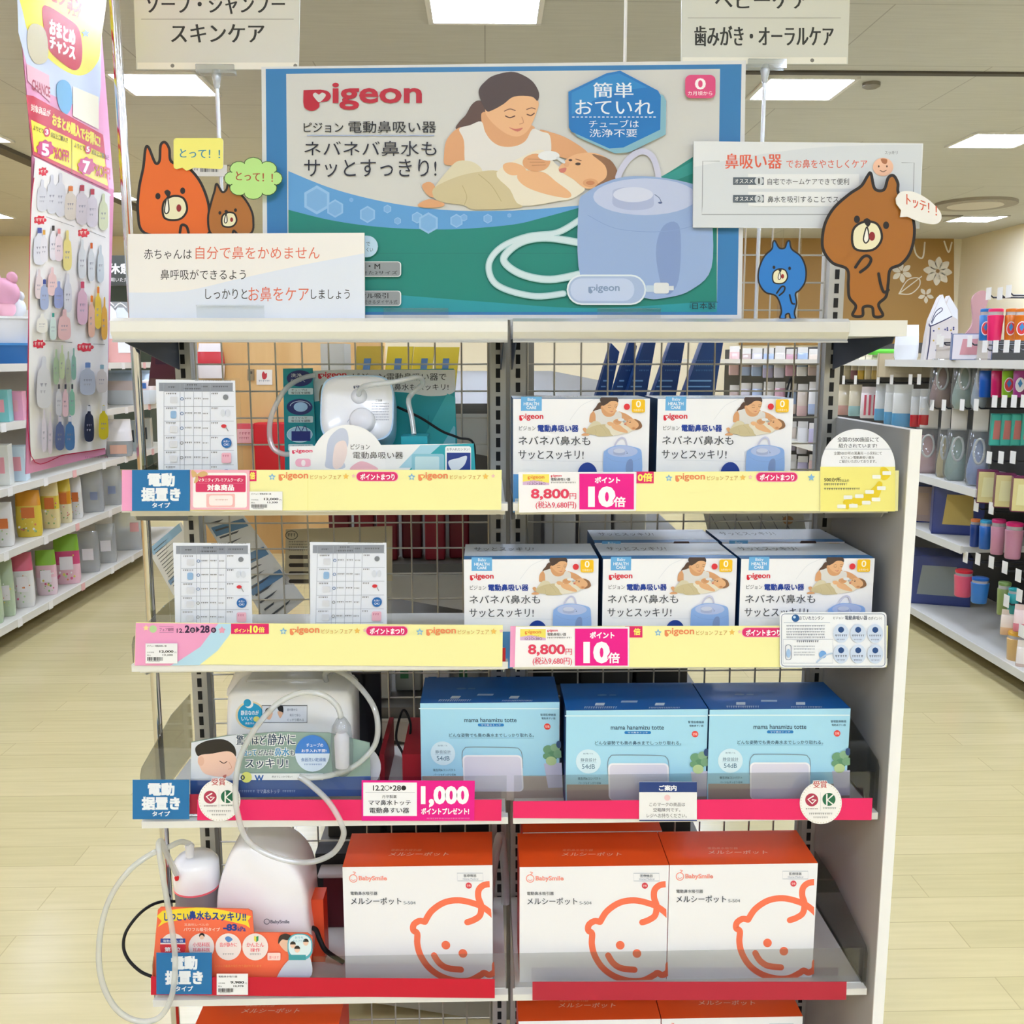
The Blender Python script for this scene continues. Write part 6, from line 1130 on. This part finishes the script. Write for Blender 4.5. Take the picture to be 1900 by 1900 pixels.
def carton(name, label, px, X, dep, face_c, side_c, cat='box', window=None, z=None):
    x0, y0, x1, y1 = px; c_ = atX((x0+x1)/2, y1, X); Dp = (c_-CAM).dot(FWD); w, h = (x1-x0)*Dp/1800/2, (y1-y0)*Dp/1800; r = Matrix.Rotation(face(c_)*.8, 3, 'Z')
    if z is not None: c_.z = z+.001
    m = MB(); m.hexa([c_+r @ Vector((sx*w, sy*dep, zz)) for zz in (0, h) for sx, sy in ((-1, -1), (1, -1), (1, 1), (-1, 1))], M(side_c, .4))
    m.prism([c_+r @ Vector((sx*w*.96, -dep-.001, v)) for sx, v in ((-1, h*.03), (1, h*.03), (1, h*.97), (-1, h*.97))], r @ Vector((0, .001, 0)), M(face_c, .35, coat=.3))
    t = thing(name, c_, label, cat, 'boxes on the right aisle'); m.build('box_body', t)
    if window:
        m = MB(); m.prism([c_+r @ Vector((sx*w*.6+dx, -dep-.0025, v)) for sx, v, dx in ((-1, h*.2, 0), (1, h*.2, 0), (.9, h*.8, 0), (-.8, h*.8, 0))], r @ Vector((0, .001, 0)), M(window, .35)); m.build('picture_panel', t)
# top tier: things standing on the upper shelf
Zt = 1.441
pouch('white_pouch', 'white knotted pouch at the near end of right upper shelf', 'pouch', GR, RX+.10, Zt, (1664, 562, 1706, 626), (M('#e6e8ea', .3), M('#eef0f2', .3)), .04)
Yk = atX(1748, 600, RX+.14).y; m = MB(); a = board(m, [(1716, 634), (1722, 590), (1728, 560), (1746, 518), (1752, 512), (1757, 528), (1764, 514), (1780, 540), (1780, 578), (1776, 632)], Yk, .04, '#d9d2ce', '#c9c4c0'); a.STEP = .0003
a.poly([(1727, 566), (1746, 519), (1752, 513), (1757, 528), (1769, 552), (1767, 556), (1729, 571)], '#eceef2'); a.poly([(1759, 530), (1764, 515), (1779, 540), (1779, 558), (1770, 553)], '#e6e8ec')
a.line([(1726, 567), (1729, 571), (1750, 562), (1768, 553)], 2, '#232a55'); a.line([(1729, 570), (1727, 600), (1722, 633)], 2, '#232a55'); a.line([(1730, 564), (1738, 545), (1748, 537), (1750, 542), (1738, 552), (1731, 566)], 1.4, '#232a55')
for k in range(26): a.ell(random.uniform(1730, 1774), random.uniform(572, 628), 1.5, 1.7, ('#3a3f78', '#c8a84a', '#5a5a8a')[k % 3])
p = at(1748, 634, Yk); b_ = m; z_off = Zt+.001-p.z
o_ = put('bib_apron', 'white smock with navy piping and dot print on the upper right shelf', 'smock', GR, p, b_); o_.location.z += z_off
p = atX(1812, 600, RX+.14); put('pink_bib_card', 'tall dusty pink curved bib card behind the blue white box', 'bib', GR, p, MB().prism([(p.x+u, p.y, Zt+v) for u, v in sm2([(-.08, .002), (.08, .002), (.07, .12), (.03, .2), (.05, .3), (.02, .34), (-.03, .3), (-.02, .18), (-.07, .1)])], (0, .012, 0), M('#c99a9a', .5)))
carton('tableware_box', 'white box with red lettering and blue base on the upper right shelf', (1768, 592, 1836, 640), RX+.08, .05, '#e4e0e6', '#5a6f9c', window='#d89aa0', z=Zt)
for x0, x1, c_, lab in ((1815, 1840, '#2a78c0', 'blue drink bottle with round red badge on the upper right shelf'), (1830, 1858, '#ea2a6a', 'hot pink drink bottle on the upper right shelf'), (1862, 1886, '#e07a1e', 'orange drink bottle with red badge on the upper right shelf'), (1880, 1908, '#d87218', 'orange drink bottle cut by the right frame edge')):
    cup(lab, (x0, 574, x1, 632), c_, RX+.06+.03*(x0 % 3), '#d83a3c' if 'pink' not in lab else None)
for x, y in ((1835, 552), (1856, 552), (1872, 548), (1748, 640), (1772, 640), (1800, 640)): peg(x, y)
# upper hanging row
for k in range(5): pack('slim_pack', f'slim beige striped pack below the navy bracket, {["first", "second", "third", "fourth", "fifth"][k]} from its left', 'pack', (1565+13*k, 652, 1577+13*k, 704), (('#c8b890', '#8a5a5c', '#c9a23a', '#d6c49a', '#b99a52')[k], '#d8cdb0'))
carton('long_box', 'long beige box with four utensil marks on the right aisle', (1630, 656, 1726, 700), RX+.12, .04, '#cfc0a0', '#b5a586', window='#dccfb0')
p = atX(1640, 652, RX+.1); put('green_cloth', 'bright green folded cloth lying above the long beige box', 'cloth', GR, p, MB().loft((p.x, p.y, p.z-.02), 0, [(0, .09, .03), (.02, .1, .035), (.035, .06, .02)], M('#62c83a', .6), 3))
for x0, x1, c_, lab in ((1722, 1766, '#a2837c', 'mauve brown bib in a clear bag, upper hanging row'), (1764, 1806, '#a9bcae', 'sage green bib in a clear bag, upper hanging row'), (1800, 1830, '#b8c4d0', 'pale blue-grey bib in a clear bag partly behind the blue bottle')):
    bib(lab, (x0, 630, x1, 760), c_)
for x0, x1, c_, b_, lab in ((1815, 1840, '#1a5fc0', None, 'blue hanging mug below the upper right shelf'), (1837, 1861, '#d81b6a', None, 'magenta hanging mug beside the blue one'), (1857, 1884, '#8cc02a', '#d83a3c', 'lime green hanging mug with red badge'), (1878, 1904, '#a83a8c', '#e8e4ea', 'purple hanging mug at right frame edge')):
    cup(lab, (x0, 676, x1, 737), c_, RX+.08, b_)
for x in (1828, 1848, 1868, 1888): peg(x, 650)
for x in (1742, 1782): peg(x, 636)
# middle hanging row
for k, (x0, y0, x1, y1, cs, st) in enumerate(((1553, 714, 1576, 770, ('#c99a8c', '#d6c8a8'), None), (1574, 714, 1597, 772, ('#9fc4c0', '#d8ccae'), None), (1596, 718, 1628, 776, ('#e6dcd8', '#e4d8d4'), '#d85a6c'), (1622, 712, 1646, 780, ('#6aa8cc', '#d6d8d4'), None), (1640, 714, 1668, 788, ('#5f9fc8', '#dcdcd6'), None), (1655, 714, 1690, 792, ('#5a9cc6', '#dcdcd4'), None), (1688, 722, 1706, 792, ('#c02a34', '#cfcfca'), None), (1704, 722, 1722, 792, ('#b8242e', '#c9c9c4'), None))):
    pack('hanging_pack', ['coral bottomed slim pack left in the middle peg row', 'aqua bottomed slim pack in the middle peg row', 'white pack with pink stripes in the middle peg row', 'narrow blue bottomed pack right of the pink stripes', 'blue bottomed white pack in the middle peg row', 'widest blue bottomed white pack above the side panel', 'red bottomed pack beside the wide blue bottomed one', 'red bottomed pack next to the pink bib'][k], 'pack', (x0, y0, x1, y1), cs, stripe=st)
for x in (1566, 1588, 1630, 1655, 1690, 1706): peg(x, 710)
for x0, x1, y1, c_, lab in ((1692, 1742, 882, '#c8a09c', 'dusty pink bib in a clear bag on the middle shelf'), (1735, 1760, 888, '#cdb884', 'narrow mustard bib in a clear bag on the middle shelf'), (1750, 1794, 892, '#9db0a2', 'grey green bib in a clear bag on the middle shelf'), (1790, 1832, 900, '#93a3c4', 'periwinkle blue bib in a clear bag on the middle shelf')):
    bib(lab, (x0, 758, x1, y1), c_)
for x in (1730, 1752, 1786, 1812): peg(x, 758)
for k in range(4):
    carton('tableware_box', f'teal edged window box, {["first", "second", "third", "fourth"][k]} from left in the right middle row', (1836+19*k, 768, 1856+19*k, 826), RX+.08+.02*k, .03, '#2fae9c', '#1f8f80', window='#c8746a')
    peg(1846+18*k, 752)
for k in range(3): carton('tableware_box', f'maroon edged pale yellow window box, {["first", "second", "third"][k]} from left in the right lower row', (1812+32*k, 872+6*k, 1846+32*k, 932+8*k), RX+.06, .04, '#d8cc8c', '#6a1f44', window='#e2dca4'); peg(1836+22*k, 856)
# lower shelves
carton('bib_box', 'clear box with pinkish beige bib on the lower right shelf', (1684, 908, 1726, 976), RX+.14, .07, '#b9a296', '#2c3a78', window='#c3a78f', z=RZ[1])
carton('bib_box', 'navy box with mustard yellow bib on the lower right shelf', (1728, 918, 1814, 1010), RX+.16, .08, '#31407f', '#28356e', window='#c4a95c', z=RZ[1])
carton('bib_box', 'large navy box with grey bib on the lowest right shelf', (1676, 1040, 1788, 1130), RX+.20, .12, '#33427e', '#2a3872', window='#8d9390', z=RZ[0])
for x0, x1, y0, y1, c_, lab, li in ((1798, 1817, 962, 1014, '#1f3f86', 'navy elephant-print cup on the lower right row', '#e07a3a'), (1815, 1838, 964, 1018, '#2a66b4', 'blue whale-print cup on the lower right row', '#3a9ac0'), (1836, 1862, 962, 1028, '#c88a9c', 'clear straw mug with magenta lid, left of two', '#d0206a'), (1862, 1894, 968, 1036, '#c0849a', 'clear straw mug with magenta lid, right of two', '#d0206a'), (1769, 1802, 1056, 1106, '#e65a78', 'pink training mug hanging above the lowest shelf', '#d8283c'), (1800, 1832, 1070, 1118, '#2f78c4', 'blue training mug hanging above the lowest shelf', '#1f5fae'), (1848, 1872, 1078, 1140, '#8a9a5a', 'olive green wrapped bottle hanging above the lowest shelf', '#6f8a4a'), (1868, 1888, 1090, 1138, '#2a9a9a', 'teal wrapped bottle hanging above the lowest shelf', '#2a9a9a'), (1866, 1900, 1170, 1230, '#d8b070', 'yellow lidded bottle at the lower right frame edge', '#e0a83a')):
    cup(lab, (x0, y0, x1, y1), c_, RX+.07, None, li)
for x, y in ((1812, 945), (1840, 950), (1792, 1040), (1815, 1044), (1840, 1050), (1865, 1060), (1890, 1075)): peg(x, y)
# packs seen through the wire grid farther down the right aisle
PAST = ('#d6b4ae', '#b9a49a', '#c9c4cc', '#a9b8d4', '#d8d2c8', '#c89aa4', '#9fb0c8', '#d6c6b4', '#e0dcd6', '#b0a8c0')
n = 0; nth = ['first', 'second', 'third', 'fourth', 'fifth', 'sixth', 'seventh', 'eighth', 'ninth']
for row, (y0, y1) in enumerate(((646, 700), (712, 768), (784, 838), (846, 900))):
    for k in range(9):
        x0 = 1352+21*k; pack('hanging_pack', f'pastel hanging pack seen through the right grid, {nth[row]} row down, {nth[k]} from left', 'pack', (x0, y0+random.randint(-3, 3), x0+19, y1+random.randint(-4, 4)), (PAST[(k*3+row*2) % 10], PAST[(k+row) % 10], '#dcd8d0'), RX+.06); n += 1
p = atX(1458, 740, RX+.0); put('black_strap', 'black hanging strap seen through the right wire grid', 'strap', GR, p, MB().tube(smooth([p, p+Vector((.01, 0, .08)), p+Vector((.03, 0, .16)), p+Vector((.04, 0, .1)), p+Vector((.03, 0, .01))], False, 6), .008, BLACK, 6))
for k, (px, cs, lab) in enumerate((((1856, 1130, 1880, 1178), ('#e0b890', '#e8d8c8'), 'pale orange toy pack near the lower right frame edge'), ((1880, 1120, 1904, 1172), ('#d87a8a', '#e8d0cc'), 'rose toy pack at the lower right frame edge'), ((1884, 1186, 1908, 1250), ('#c8b0a0', '#e6dcd2'), 'beige toy pack at the lowest right frame edge'))):
    pack('toy_pack', lab, 'pack', px, cs, RX+.05); peg((px[0]+px[2])/2, px[1]-8)
